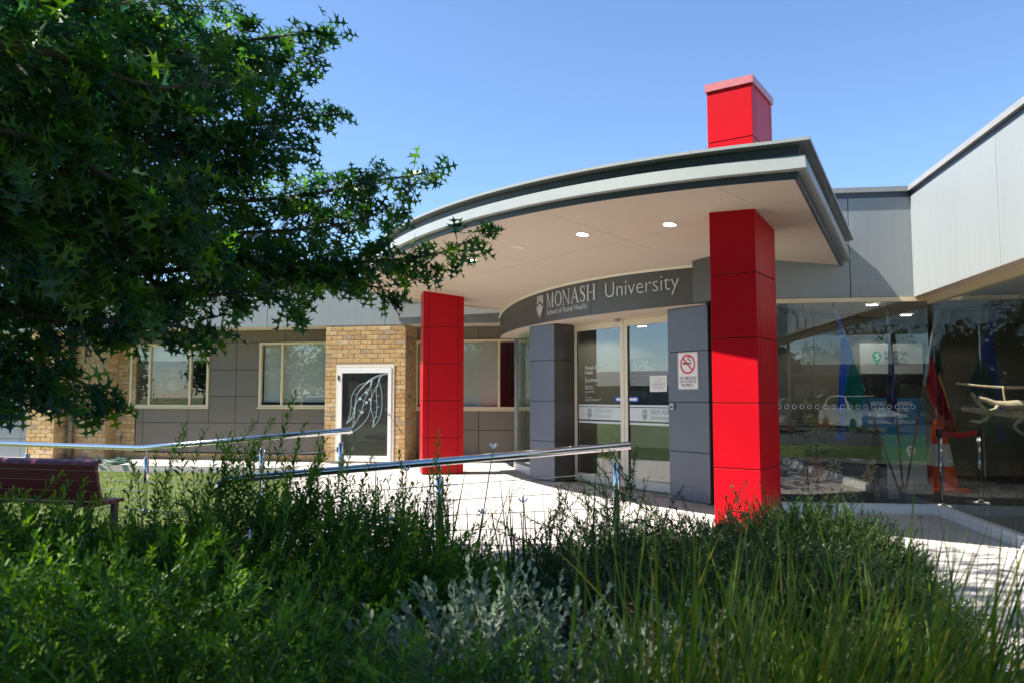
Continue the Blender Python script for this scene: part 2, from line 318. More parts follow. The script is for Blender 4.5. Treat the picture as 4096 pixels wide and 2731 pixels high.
def text_mesh(txt, size=1.0, thin=0.0, sx=1.0):
    cu = bpy.data.curves.new('t', 'FONT'); cu.body = txt; cu.size = size; cu.offset = thin; cu.resolution_u = 3
    ob = bpy.data.objects.new('t', cu); COL.objects.link(ob); dg = bpy.context.evaluated_depsgraph_get(); dg.update()
    me = bpy.data.meshes.new_from_object(ob.evaluated_get(dg)); vs = [(v.co.x * sx, v.co.y) for v in me.vertices]; fs = [tuple(p.vertices) for p in me.polygons]
    bpy.data.objects.remove(ob); bpy.data.curves.remove(cu); bpy.data.meshes.remove(me); return vs, fs
def lay(mb, vs, fs, mapf):
    """flat print: map 2-D glyph outlines onto a surface"""
    return mb.add([mapf(x, y) for x, y in vs], fs)
def solid(mb, vs, fs, mapf, t):
    """raised glyph: front at t, sides back to 0"""
    n = len(vs); V = [mapf(x, y, t) for x, y in vs] + [mapf(x, y, 0) for x, y in vs]; cnt = {}
    for f in fs:
        for i in range(len(f)):
            a, b = f[i], f[(i + 1) % len(f)]; cnt[(a, b)] = cnt.get((a, b), 0) + 1
    F = list(fs) + [(a, b, b + n, a + n) for (a, b) in cnt if (b, a) not in cnt]
    return mb.add(V, F)
def ellipse(a, b, cx, cy, n=28): return [(cx + a * math.cos(2 * math.pi * k / n), cy + b * math.sin(2 * math.pi * k / n)) for k in range(n)]
def ring2(outer, inner):
    n = len(outer); return outer + inner, [(i, (i + 1) % n, n + (i + 1) % n, n + i) for i in range(n)]
def ribbon2(pts, ws):
    vs = []
    for i, (x, y) in enumerate(pts):
        x0, y0 = pts[max(i - 1, 0)]; x1, y1 = pts[min(i + 1, len(pts) - 1)]; dx, dy = x1 - x0, y1 - y0; l = math.hypot(dx, dy) or 1
        w = (ws[i] if hasattr(ws, '__len__') else ws) / 2; vs += [(x - dy / l * w, y + dx / l * w), (x + dy / l * w, y - dx / l * w)]
    return vs, [(2 * i, 2 * i + 1, 2 * i + 3, 2 * i + 2) for i in range(len(pts) - 1)]
def serif_glyphs():
    """old-style capitals M O N A S H as lists of (verts, faces), cap height 1"""
    q = lambda *p: (list(p), [tuple(range(len(p)))])
    b = lambda x0, y0, x1, y1: q((x0, y0), (x1, y0), (x1, y1), (x0, y1))
    G = {}
    G['M'] = (1.12, [q((.13, .03), (.18, .03), (.16, .97), (.12, .97)), q((.06, .97), (.22, .97), (.59, .0), (.54, .0)), q((.55, .02), (.59, .02), (.92, .97), (.87, .97)), q((.86, .03), (.99, .03), (.97, .97), (.85, .97)), b(.03, 0, .27, .03), b(.76, 0, 1.09, .03), b(.0, .97, .20, 1), b(.86, .97, 1.06, 1)])
    o = [ellipse(.46, .52, .5, .5), ellipse(.33, .46, .5, .5)]; G['O'] = (1.0, [ring2(*o)])
    G['N'] = (1.0, [q((.12, .03), (.17, .03), (.17, .97), (.12, .97)), q((.06, .97), (.22, .97), (.86, -.02), (.80, -.02)), q((.80, 0), (.86, 0), (.86, .97), (.80, .97)), b(.02, 0, .28, .03), b(.0, .97, .2, 1), b(.69, .97, .97, 1)])
    G['A'] = (.98, [q((.10, .03), (.16, .03), (.50, .95), (.46, 1.02)), q((.75, .03), (.90, .03), (.53, 1.02), (.43, 1.0)), b(.24, .33, .72, .385), b(.0, 0, .27, .03), b(.64, 0, 1.0, .03)])
    S = [(.56, .76), (.52, .92), (.36, .985), (.2, .93), (.13, .8), (.17, .66), (.34, .54), (.5, .42), (.56, .27), (.5, .1), (.33, .01), (.16, .06), (.08, .26)]
    G['S'] = (.68, [ribbon2(S, [.02, .05, .07, .1, .13, .15, .16, .16, .15, .11, .07, .05, .02]), q((.535, .72), (.565, .72), (.565, .99), (.545, .99)), q((.06, .28), (.09, .28), (.075, .02), (.055, .02))])
    G['H'] = (1.02, [b(.12, .03, .25, .97), b(.77, .03, .90, .97), b(.25, .49, .77, .535), b(.02, 0, .35, .03), b(.02, .97, .35, 1), b(.67, 0, 1.0, .03), b(.67, .97, 1.0, 1)])
    return G
GLY = serif_glyphs()

# ---------------------------------------------------------------- plan of the place (metres; porch paving is z = 0)
CC = np.array([7.07, 14.55])                       # centre of the curved entrance
AN = np.array([-.8147, -.5799]); AU = np.array([.5799, -.8147])   # entrance axis outwards, and along it
PORTAL = Plane(CC, AU, AN)                         # d = distance from CC along the axis
WING = Plane((0, 14.2), (.982, -.187), (-.187, -.982))            # fascia line of the long wing, d outwards
FA0 = np.array([4.588, 8.361]); FAe = np.array([-.9919, .1270])   # glazed wall A runs from the corner to the left
GA = Plane(FA0, FAe * -1, (-.1270, -.9919))        # s negative to the left, d outwards
GBe = np.array([-.1600, -.9871]); GB = Plane(FA0, GBe, (-.9871, .1600))   # glazed wall B comes towards the viewer
def soff(x, y): return 2.985 - .13 * ((x - 2.24) * .83 + (y - 6.954) * .55)
def pol(R, deg): t = R_(deg); return (CC[0] + R * math.cos(t), CC[1] + R * math.sin(t))
def clip(poly, nx, ny, c):
    """keep nx*x + ny*y <= c"""
    out = []
    for i in range(len(poly)):
        a, b = poly[i], poly[(i + 1) % len(poly)]; da = nx * a[0] + ny * a[1] - c; db = nx * b[0] + ny * b[1] - c
        if da <= 0: out.append(a)
        if (da < 0 < db) or (db < 0 < da): t = da / (da - db); out.append((a[0] + (b[0] - a[0]) * t, a[1] + (b[1] - a[1]) * t))
    return out
def inside(p, poly):
    c = False; n = len(poly)
    for i in range(n):
        (x0, y0), (x1, y1) = poly[i], poly[(i + 1) % n]
        if (y0 > p[1]) != (y1 > p[1]) and p[0] < (x1 - x0) * (p[1] - y0) / (y1 - y0) + x0: c = not c
    return c
# ---------------------------------------------------------------- ground
tag(MB().add([(-900, -900, -.30), (900, -900, -.30), (900, 900, -.30), (-900, 900, -.30)], [(0, 1, 2, 3)]).build('ground', 'lawn'), kind='structure')
tag(MB().box(-60, 60, -34, -9, -.30, -.285).build('road', 'asphalt'), kind='structure')
lawn_poly = [(-40, 2), (-2.2, 6.6), (-2.5, 8.7), (-3.4, 11.7), (-3.9, 13.75), (-40, 20.0)]
tag(MB().prism(lawn_poly, -.29, -.12).build('lawn', 'lawn'), kind='structure')
pave = [(-3.9, 13.75), (-3.4, 11.7), (-2.5, 8.7), (-2.1, 6.5), (-.8, 6.15), (1.2, 5.75), (1.95, 5.35), (2.38, 4.6), (2.05, 3.1), (1.95, .5), (5.5, .5), (5.5, 9.2), (2.6, 9.3), (.8, 12.0), (.4, 15.4), (-2.2, 15.6), (-3.95, 14.9)]
paving = tag(MB().prism(pave, -.28, -.012).build('pavement', 'grout'), kind='structure')
# pavers: each slab an object, sharing meshes
def tile_mesh(nm, w, h, t=.012, ch=.004):
    a, b = w / 2 - .003, h / 2 - .003
    me = bpy.data.meshes.new(nm)
    me.from_pydata([(-a, -b, -t), (a, -b, -t), (a, b, -t), (-a, b, -t), (-a, -b, -ch), (a, -b, -ch), (a, b, -ch), (-a, b, -ch), (-a + ch, -b + ch, 0), (a - ch, -b + ch, 0), (a - ch, b - ch, 0), (-a + ch, b - ch, 0)], [],
        [(8, 9, 10, 11), (0, 1, 5, 4), (1, 2, 6, 5), (2, 3, 7, 6), (3, 0, 4, 7), (4, 5, 9, 8), (5, 6, 10, 9), (6, 7, 11, 10), (7, 4, 8, 11)]); me.materials.append(M['tile']); return me
tmesh = tile_mesh('tile', .6, .6); ang = math.atan2(-.127, .9919); ca, sa = math.cos(ang), math.sin(ang); cand = []
for i in range(-16, 9):
    for j in range(-16, 14):
        lx, ly = i * .6, j * .6; x, y = 3.0 + lx * ca - ly * sa, 7.4 + lx * sa + ly * ca
        cs = [(x + (dx * ca - dy * sa), y + (dx * sa + dy * ca)) for dx in (-.29, .29) for dy in (-.29, .29)]
        if all(inside(c, pave) for c in cs) and y > 2.0: cand.append((x, y))
cand.sort(key=lambda p: math.hypot(p[0] - .8, p[1]))
for x, y in cand[:300]:
    o = bpy.data.objects.new('tile', tmesh); o.parent = paving; o.location = (x, y, random.uniform(-.0012, .0012)); o.rotation_euler.z = ang; COL.objects.link(o)
pth = [WING.p(-14, 0, -.55)[:2], WING.p(-14, 0, .75)[:2], WING.p(-4.1, 0, .75)[:2], WING.p(-4.1, 0, -.55)[:2]]
tag(MB().prism(pth, -.29, -.05).build('path', 'concrete'), kind='structure')
bed = [(-9, -2), (2.0, -2), (1.94, .5), (2.04, 3.1), (2.37, 4.6), (1.94, 5.33), (1.19, 5.73), (-.81, 6.13), (-2.12, 6.45), (-2.6, 6.2), (-9, 5)]
tag(MB().prism(bed, -.29, -.03).build('garden_bed', 'soil'), kind='structure')

k = 26000; gp = np.c_[RNG.uniform(-8.5, -2.4, k), RNG.uniform(7.2, 14.2, k), np.full(k, -.122)]; gp = gp[[inside((a, b), lawn_poly) for a, b, c in gp]]
gd = np.c_[RNG.normal(0, .45, len(gp)), RNG.normal(0, .45, len(gp)), np.ones(len(gp))]
tag(scatter('grass', [(0, .09, 0), (0, -.09, 0), (1, 0, .1)], [(0, 1, 2)], frames(gp, gd, RNG.uniform(0, 6, len(gp)), RNG.uniform(.03, .065, len(gp))), 'turf'), 'mown green lawn grass beyond the handrails', 'grass', kind='stuff')
# ---------------------------------------------------------------- entrance canopy
can = thing('entrance_canopy', 'curved flat entrance canopy with beige soffit and grey metal edge', 'canopy', (1.0, 9.0, 2.9))
RS = 9.66
arc = [pol(RS, -119.4 - (171.0 - 119.4) * k / 60) for k in range(61)]
back = [(-2.33, 13.12), (-2.18, 13.24), (-1.9, 13.31), (-.84, 13.38), (.35, 13.46)]
cA = GA.p(-.90, 0)[:2]; cB = GA.p(-2.35, 0, .02)[:2]
spoly = arc + back + [(1.2, 12.2), (2.6, 9.4), cB, cA]          # clockwise in plan
spoly = spoly[::-1]
axq = lambda p: (p[0] - CC[0]) * AU[0] + (p[1] - CC[1]) * AU[1]
qs = [-9, -3.76, -1.96, -.16, 1.66, 3.46, 9]; cross = 8.3
for i in range(6):
    strip = clip(clip(spoly, AU[0], AU[1], qs[i + 1] - .002 + CC @ AU), -AU[0], -AU[1], -(qs[i] + .002) - CC @ AU)
    for sg, c in ((1, cross - .002), (-1, -(cross + .002))):
        pc = clip(strip, sg * AN[0], sg * AN[1], c + sg * (CC @ AN))
        if len(pc) > 2: MB().prism(pc, soff, lambda x, y: soff(x, y) + .012).build('soffit_panel', 'soffit', can)
path = [cA] + arc + back                                         # outer edge, walking with the outside on the left of travel
def edge_normals(P):
    out = []
    for i, p in enumerate(P):
        ds = []
        if i > 0: ds.append(np.subtract(p, P[i - 1]))
        if i < len(P) - 1: ds.append(np.subtract(P[i + 1], p))
        ns = [np.array([-d[1], d[0]]) / np.hypot(*d) * -1 for d in ds]
        n = sum(ns); n = n / np.hypot(*n); out.append(n / max(.45, n @ ns[0]))
    return out
PN = edge_normals(path)
if np.dot(PN[30], np.subtract(path[30], CC)) < 0: PN = [-n for n in PN]
def sweep(name, mat, prof, P=path, NN=PN):
    mb = MB(); k = len(prof); vs = [(p[0] + n[0] * o, p[1] + n[1] * o, soff(*p) + dz) for p, n in zip(P, NN) for o, dz in prof]
    fs = [(i * k + j, i * k + (j + 1) % k, (i + 1) * k + (j + 1) % k, (i + 1) * k + j) for i in range(len(P) - 1) for j in range(k)]
    fs += [tuple(range(k)), tuple(range((len(P) - 1) * k, len(P) * k))[::-1]]
    return mb.add(vs, fs).build(name, mat, can)
sweep('drip_edge', 'darkmetal', [(-.03, .002), (.008, -.012), (.012, .052), (-.03, .052)])
sweep('gutter', 'gutter', [(-.02, .055), (.075, .048), (.088, .056), (.078, .166), (-.02, .168)])
sweep('fascia', 'darkmetal', [(-.03, .17), (.022, .17), (.030, .252), (-.03, .252)])
sweep('roof_cap', 'darkcap', [(-.04, .254), (.03, .254), (.115, .272), (.118, .286), (-.04, .305)])
sweep('cap_lip', 'gutter', [(.1195, .266), (.128, .266), (.128, .292), (.1195, .292)])
MB().prism(spoly, lambda x, y: soff(x, y) + .24, lambda x, y: soff(x, y) + .30).build('roof_sheet', 'darkcap', can)
MB().prism([(-2.2, 13.25), (.35, 13.47), (.3, 14.1), (-2.4, 14.6)], 3.02, 3.06).build('roof_flashing', 'darkcap', can)
for i in range(len(back) - 1):
    (x0, y0), (x1, y1) = back[i], back[i + 1]
    MB().add([(x0, y0 + .0, soff(x0, y0) - .035), (x1, y1, soff(x1, y1) - .035), (x1, y1, soff(x1, y1) - .001), (x0, y0, soff(x0, y0) - .001), (x0, y0 - .03, soff(x0, y0) - .03), (x1, y1 - .03, soff(x1, y1) - .03), (x1, y1 - .03, soff(x1, y1) - .001), (x0, y0 - .03, soff(x0, y0) - .001)],
             [(0, 1, 2, 3), (4, 7, 6, 5), (0, 4, 5, 1), (3, 2, 6, 7), (0, 3, 7, 4), (1, 5, 6, 2)]).build('edge_trim', 'creamlight', can)
# six recessed lights in an arc: some lit
def tilt_disc(mb, c, r, dz, n=20, r0=0.0):
    x0, y0 = c
    ps = [(x0 + r * math.cos(2 * math.pi * k / n), y0 + r * math.sin(2 * math.pi * k / n)) for k in range(n)]
    if r0 == 0: return mb.add([(x, y, soff(x, y) + dz) for x, y in ps], [tuple(range(n))])
    qs_ = [(x0 + r0 * math.cos(2 * math.pi * k / n), y0 + r0 * math.sin(2 * math.pi * k / n)) for k in range(n)]
    V = [(x, y, soff(x, y) + dz) for x, y in ps] + [(x, y, soff(x, y) + dz) for x, y in qs_] + [(x, y, soff(x, y) + .01) for x, y in ps]
    return mb.add(V, [(i, (i + 1) % n, n + (i + 1) % n, n + i) for i in range(n)] + [(i, 2 * n + i, 2 * n + (i + 1) % n, (i + 1) % n) for i in range(n)])
for c, lit in [((1.605, 7.676), 1), ((.781, 8.349), 1), ((.069, 9.162), 0), ((-.522, 10.077), 1), ((-.94, 11.051), 0), ((-1.244, 12.031), 0)]:
    dl = tilt_disc(MB(), c, .085, -.006, r0=.062).build('downlight', 'lampoff', can)
    tilt_disc(MB(), c, .0625, -.003).build('lens', 'lamp' if lit else 'lampoff', dl)

# ---------------------------------------------------------------- red columns
def red_column(M0, aL, ztop, label, chim=None):
    a = R_(aL); F = Plane(M0, (-math.cos(a), math.sin(a)), (-math.sin(a), -math.cos(a)))      # narrow front, s from the near corner
    wF, wS = .431, .673; ax = np.array([math.sin(a), math.cos(a)]); fx = np.array([-math.cos(a), math.sin(a)])
    t = thing('red_column', label, 'column', (*(np.array(M0) + ax * wS / 2 + fx * wF / 2), 0), 'red columns under the canopy')
    P0 = np.array(M0)
    sides = [(Plane(P0, fx, -ax), wF, 0), (Plane(P0, ax, -fx), wS, 1), (Plane(P0 + ax * wS, fx, ax), wF, 0), (Plane(P0 + fx * wF, ax, fx), wS, 1)]
    core = MB(); i = .013
    cpts = [P0 + ax * i + fx * i, P0 + ax * (wS - i) + fx * i, P0 + ax * (wS - i) + fx * (wF - i), P0 + ax * i + fx * (wF - i)]
    core.prism([tuple(p) for p in cpts], .0, ztop if chim is None else 4.175).build('core', 'joint', t)
    rows = [(0.012 if k == 0 else .6 * k, .6 * (k + 1)) for k in range(4)] + [(2.4, ztop)]
    if chim: rows += [(3.0, 3.677), (3.677, 4.18)]
    g = .0045
    for pl, w, strips in sides:
        cols = [(0, w)] if not strips else [(0, .093), (.093, w - .093), (w - .093, w)]
        for z0, z1 in rows:
            for c0, c1 in cols:
                e0 = .0 if c0 == 0 else g; e1 = .0 if c1 == w else g
                lead = .0125 if not strips else .0
                pl.part('panel', 'red', t, c0 + e0 + (0 if strips == 0 else 0.0135 * (c0 == 0)), c1 - e1 - (0 if strips == 0 else .0135 * (c1 == w)), z0 + (g if z0 > .1 else 0), z1 - (g if z1 not in (ztop, 4.18) else 0), -.0128, 0, .0025)
    if chim:
        o = .016; cp = [P0 - ax * o - fx * o, P0 + ax * (wS + o) - fx * o, P0 + ax * (wS + o) + fx * (wF + o), P0 - ax * o + fx * (wF + o)]
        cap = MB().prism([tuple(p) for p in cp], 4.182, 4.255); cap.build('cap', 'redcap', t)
    return t
red_column((2.2403, 6.9538), 33.815, 3.02, 'bright red panelled column nearest the camera, rising through the roof', True)
red_column((-1.4551, 12.4885), 77.55, 3.03, 'dark red panelled column beside the brick pier under the canopy')

# ---------------------------------------------------------------- curved entrance: sign band, piers, sliding doors
por = thing('entrance_portal', 'curved charcoal entrance front with grey panelled piers', 'entrance', (*PORTAL.p(0, 0, 7.07)[:2], 0))
RB = 7.3
bandseg = [(-178, -159.37), (-159.37, -145.13), (-145.13, -130.9)]
for a0, a1 in bandseg:
    n = 18; th = [a0 + .03 + (a1 - a0 - .06) * k / n for k in range(n + 1)]; vs = []
    for t in th:
        x, y = pol(RB, t); xi, yi = pol(RB - .03, t); vs += [(x, y, 2.362), (x, y, soff(x, y) - .03), (xi, yi, soff(x, y) - .03), (xi, yi, 2.362)]
    fs = [(4 * i + j, 4 * i + (j + 1) % 4, 4 * i + 4 + (j + 1) % 4, 4 * i + 4 + j) for i in range(n) for j in range(4)] + [(0, 1, 2, 3), (4 * n + 3, 4 * n + 2, 4 * n + 1, 4 * n)]
    b_ = MB().add(vs, fs).build('sign_band', 'band', por)
    for p in b_.data.polygons: p.use_smooth = False
th = [-178 + 47.2 * k / 40 for k in range(41)]
MB().prism([pol(RB - .032, t) for t in th] + [pol(5.0, t) for t in th[::-1]], 2.40, 2.44).build('band_backing', 'joint', por)
MB().prism([pol(RB - .004, t) for t in th] + [pol(5.8, t) for t in th[::-1]], 2.348, 2.360).build('band_underside', 'soffit', por)
tr = MB(); vs = []
for t in th:
    (x, y), (x2, y2) = pol(RB + .004, t), pol(RB + .03, t); vs += [(x, y, soff(x, y) - .032), (x2, y2, soff(x2, y2) - .012), (x2, y2, soff(x2, y2) - .001), (x, y, soff(x, y) - .001)]
tr.add(vs, [(4 * i + j, 4 * i + (j + 1) % 4, 4 * i + 4 + (j + 1) % 4, 4 * i + 4 + j) for i in range(40) for j in range(4)]).build('cornice', 'creamlight', por)
rowsP = [(0.004, .593), (.593, 1.194), (1.194, 1.808), (1.808, 2.346)]
def pier(q0, q1, inner, lab):
    pr = MB(); PORTAL.box(pr, q0 + .012, q1 - .012, 0, 2.347, 6.64, 7.058); pr = pr.build('pier', 'joint', por)
    side = q1 if inner > 0 else q0
    for z0, z1 in rowsP:
        PORTAL.part('panel', 'pier', pr, q0, q1, z0 + .004, z1 - .004, 7.058, 7.07, .002)
        s0, s1 = (q1 - .0118, q1 - .0003) if inner > 0 else (q0 + .0003, q0 + .0118)
        PORTAL.part('panel', 'band', pr, s0, s1, z0 + .004, z1 - .004, 6.70, 7.0575)
        s0, s1 = (q0 + .0003, q0 + .0118) if inner > 0 else (q1 - .0118, q1 - .0003)
        PORTAL.part('panel', 'band', pr, s0, s1, z0 + .004, z1 - .004, 6.5, 7.0575)
    return pr
pier(-1.786, -1.175, 1, 'l'); pier(1.106, 1.742, -1, 'r')
# wall between right pier and glazed wall A
px, py = PORTAL.p(1.70, 0, 7.27)[:2]; gx, gy = GA.p(-2.33, 0)[:2]
for (px, py), z0, z1 in ((PORTAL.p(1.742, 0, 6.9)[:2], 0, 2.352), ((px, py), 2.353, 3.3)):
    MB().add([(px, py, z0), (gx, gy, z0), (gx, gy, z1), (px, py, z1), (px + .1, py + .1, z0), (gx + .1, gy + .1, z0), (gx + .1, gy + .1, z1), (px + .1, py + .1, z1)], [(0, 1, 2, 3), (4, 7, 6, 5), (0, 4, 5, 1), (3, 2, 6, 7), (0, 3, 7, 4), (1, 5, 6, 2)]).build('return_wall', 'band', por)
# curved side glazing left of the left pier, with sill
for k in range(5):
    t0, t1 = -159.6 - 2.6 * k, -159.6 - 2.6 * (k + 1) + .12
    (x0, y0), (x1, y1) = pol(7.02, t0), pol(7.02, t1); (u0, v0), (u1, v1) = pol(7.0, t0), pol(7.0, t1)
    MB().add([(x0, y0, .12), (x1, y1, .12), (x1, y1, 2.34), (x0, y0, 2.34), (u0, v0, .12), (u1, v1, .12), (u1, v1, 2.34), (u0, v0, 2.34)], [(0, 1, 2, 3), (4, 7, 6, 5), (0, 4, 5, 1), (3, 2, 6, 7), (0, 3, 7, 4), (1, 5, 6, 2)]).build('curved_pane', 'glassg', por)
th2 = [-159.3 - 13.3 * k / 8 for k in range(9)]
MB().prism([pol(7.1, t) for t in th2[::-1]] + [pol(6.95, t) for t in th2], 0.0, .12).build('curved_sill', 'white', por)
MB().prism([pol(6.3, t) for t in th2[::-1]] + [pol(6.25, t) for t in th2], 0.0, 2.34).build('curtain', 'white', por)
# sliding doors
def serif_word(word, mapf, thick, parent, name, mat, x0, h, gap=.06, sx=1.0, joined=False):
    x = x0; acc = MB()
    for ch in word:
        w, polys = GLY[ch]; mb = acc if joined else MB()
        for i, (vs, fs) in enumerate(polys):
            pv = [(x + u * h * sx, v * h) for u, v in vs]; t = thick + i * .0005
            if thick < .003: lay(mb, pv, fs, lambda a, b, t=t: mapf(a, b, t))
            else: solid(mb, pv, fs, mapf, t)
        if not joined: mb.build(name, mat, parent)
        x += (w + gap) * h * sx
    if joined: acc.build(name, mat, parent)
    return x
def flat_text(txt, pl, a, z, size, d, parent, name, mat, thin=0.0, sx=1.0, flip=False):
    vs, fs = text_mesh(txt, size, thin, sx); lay(MB(), vs, fs, lambda x, y: pl.p(a + x, z + y, d)).build(name, mat, parent)
def crest(parent, mapf, x, z, h, light, dark, t0, name='crest'):
    """shield: chevron, five stars, book and ring above, ribbon round the foot"""
    w = h * .62; sh = [(-.5, 1), (.5, 1), (.5, .55), (.44, .38), (.3, .2), (0, 0), (-.3, .2), (-.44, .38), (-.5, .55)]
    S = lambda pts: [(x + u * w, z + v * h) for u, v in pts]
    base = solid(MB(), S(sh), [tuple(range(len(sh)))], mapf, t0).build(name, light, parent) if t0 > .003 else lay(MB(), S(sh), [tuple(range(len(sh)))], lambda a, b: mapf(a, b, t0)).build(name, light, parent)
    mk = MB(); L = lambda pts, e: lay(mk, S(pts), [tuple(range(len(pts)))], lambda a, b: mapf(a, b, t0 + e))
    L([(-.47, .43), (-.47, .55), (0, .76), (0, .64)], .0012); L([(0, .64), (0, .76), (.47, .55), (.47, .43)], .0012)
    for u, v, r in [(0, .5, .055), (.17, .4, .05), (-.17, .38, .05), (.05, .33, .035), (0, .17, .055)]:
        L([(u + r * math.cos(k * math.pi / 4), v + r * .62 * math.sin(k * math.pi / 4)) for k in range(8)], .0013)
    for vs, fs in [ribbon2([(-.38, .8), (-.38, .93), (-.12, .93), (-.12, .8), (-.38, .8)], .04), ribbon2([(-.25, .8), (-.25, .93)], .03), ribbon2([(.25, .78), (.25, .95)], .03), ribbon2([(.25 + .12 * math.cos(k * math.pi / 6), .865 + .085 * math.sin(k * math.pi / 6)) for k in range(13)], .03)]:
        lay(mk, S(vs), fs, lambda a, b: mapf(a, b, t0 + .0014))
    mk.build('crest_marks', dark, base)
    rb = [(-.62, .5), (-.5, .36), (-.33, .14), (0, -.07), (.33, .14), (.5, .36), (.62, .5)]; vs, fs = ribbon2(rb, .13)
    rp = lay(MB(), S(vs), fs, lambda a, b: mapf(a, b, t0 + .002)).build('crest_ribbon', light, base)
    vs, fs = ribbon2([(u, v) for u, v in rb], .05); lay(MB(), S(vs), fs, lambda a, b: mapf(a, b, t0 + .0028)).build('crest_ribbon_text', dark, base)
DR = Plane(CC + AN * 6.67, AU, AN)
door = thing('sliding_door', 'pale framed glass double sliding entrance door under the sign band', 'door', (*DR.p(-.1, 0)[:2], 0))
fr = MB()
DR.box(fr, -1.42, -1.19, 0, 2.40, -.10, .02); DR.box(fr, -1.30, -1.265, 0, 2.345, .021, .05); DR.box(fr, 1.0, 1.2, 0, 2.40, -.10, .02); DR.box(fr, -1.19, 1.0, 2.334, 2.40, -.10, .035)
fr.build('door_frame', 'cream', door)
DR.part('threshold', 'steelb', door, -1.2, 1.0, 0.001, .012, -.08, .02)
leaves = []
for q0, q1 in ((-1.188, -.104), (-.096, .985)):
    lf = MB(); w = .075
    DR.box(lf, q0, q0 + .062, .012, 2.33, -.05, .0); DR.box(lf, q1 - w, q1, .012, 2.33, -.05, .0); DR.box(lf, q0 + .062, q1 - w, 2.243, 2.33, -.05, .0); DR.box(lf, q0 + .062, q1 - w, .012, .125, -.05, .0)
    lf = lf.build('door_leaf', 'creamlight', door); leaves.append(lf)
    DR.part('glass', 'glassd', lf, q0 + .062, q1 - w, .125, 2.243, -.028, -.022)
    gk = MB(); DR.box(gk, q0 + .062, q0 + .078, .125, 2.243, -.021, -.012); gk.build('gasket', 'black', lf)
    a0, a1 = q0 + .08, q1 - w - .004
    DR.part('frosted_strip', 'frost', lf, a0, a1, .925, 1.108, -.0215, -.0195)
    DR.part('frosted_strip', 'frost', lf, a0, a1, 1.118, 1.146, -.0215, -.0195)
    DR.part('frosted_strip', 'frost', lf, a0, a1, .872, .902, -.0215, -.0195)
    cx = -.86 if q0 < -1 else .276; wx = -.745 if q0 < -1 else .384
    mp = lambda a, b, t: DR.p(a, b, -.0192 + t)
    crest(lf, mp, cx, .948, .138, 'frost' if 0 else 'greyink', 'frost', .0004)
    serif_word('MONASH', lambda a, b, t: mp(a, b + 1.026, t), .0006, lf, 'lettering', 'greyink' if q0 < -1 else 'ink', wx, .062, joined=True)
    flat_text('University', DR, wx, .952, .088, -.0186, lf, 'lettering', 'greyink' if q0 < -1 else 'ink', -.0012, .92)
L0, L1 = leaves
for txt, z, s in [('Monash Rural', 1.667, .075), ('Health', 1.595, .075), ('\u2013', 1.548, .06), ('Day Street', 1.483, .075), ('\u2013', 1.445, .06), ('Business Hours', 1.405, .032), ('Monday - Friday', 1.375, .032), ('Phone: 5122 7189', 1.322, .032), ('\u2013', 1.275, .06), ('Conditions of Entry', 1.245, .022), ('This is a smoke-free environment. CCTV cameras may', 1.215, .0185), ('operate throughout the buildings and grounds.', 1.198, .0185)]:
    flat_text(txt, DR, -.962, z, s, -.0195, L0, 'lettering', 'whiteink', 0, .88)
def arrow(q0, q1, tip):
    DR.part('arrow_sticker', 'blueink', door, q0, q1, 1.188, 1.26, -.021 if tip < 0 else -.021, -.0185)
    m = 1.224; s = -1 if tip < 0 else 1; t = q0 + .015 if tip < 0 else q1 - .015; e = q1 if tip < 0 else q0
    pts = [(t, m), (t - s * .045, m + .03), (t - s * .038, m + .018), (e, m + .018), (e, m - .018), (t - s * .038, m - .018), (t - s * .045, m - .03)]
    lay(MB(), pts, [tuple(range(7))], lambda a, b: DR.p(a, b, -.0178)).build('arrow_mark', 'whiteink', door)
arrow(-.305, -.182, -1); arrow(-.03, .158, 1)
no = thing('notice_sheet', 'white printed notice sheet taped to the right glass door', 'notice', DR.p(.53, 1.43, -.018))
DR.part('sheet', 'paper', no, .378, .69, 1.325, 1.541, -.0205, -.019)
for txt, z, s, a in [('Welcome to Monash University', 1.50, .019, .42), ('Rural Health', 1.478, .019, .485)]:
    flat_text(txt, DR, a, z, s, -.0182, no, 'lettering', 'greyink')
for z, a0, a1 in [(1.458, .46, .60), (1.434, .405, .665), (1.421, .41, .66), (1.408, .405, .62), (1.386, .41, .655), (1.373, .44, .63)]:
    lay(MB(), [(a0, z), (a1, z), (a1, z + .0045), (a0, z + .0045)], [(0, 1, 2, 3)], lambda x, y: DR.p(x, y, -.0182)).build('print_line', 'greyink', no)
sn = MB(); c = DR.p(-.144, 2.358, .085); sn.lathe((c[0], c[1], c[2] - .03), [(.001, -.03), (.035, -.022), (.05, 0), (.052, .025), (.04, .04), (.001, .042)], 20)
tag(sn.build('motion_sensor', 'screen', None, True), 'small grey motion sensor above the sliding doors', 'sensor')
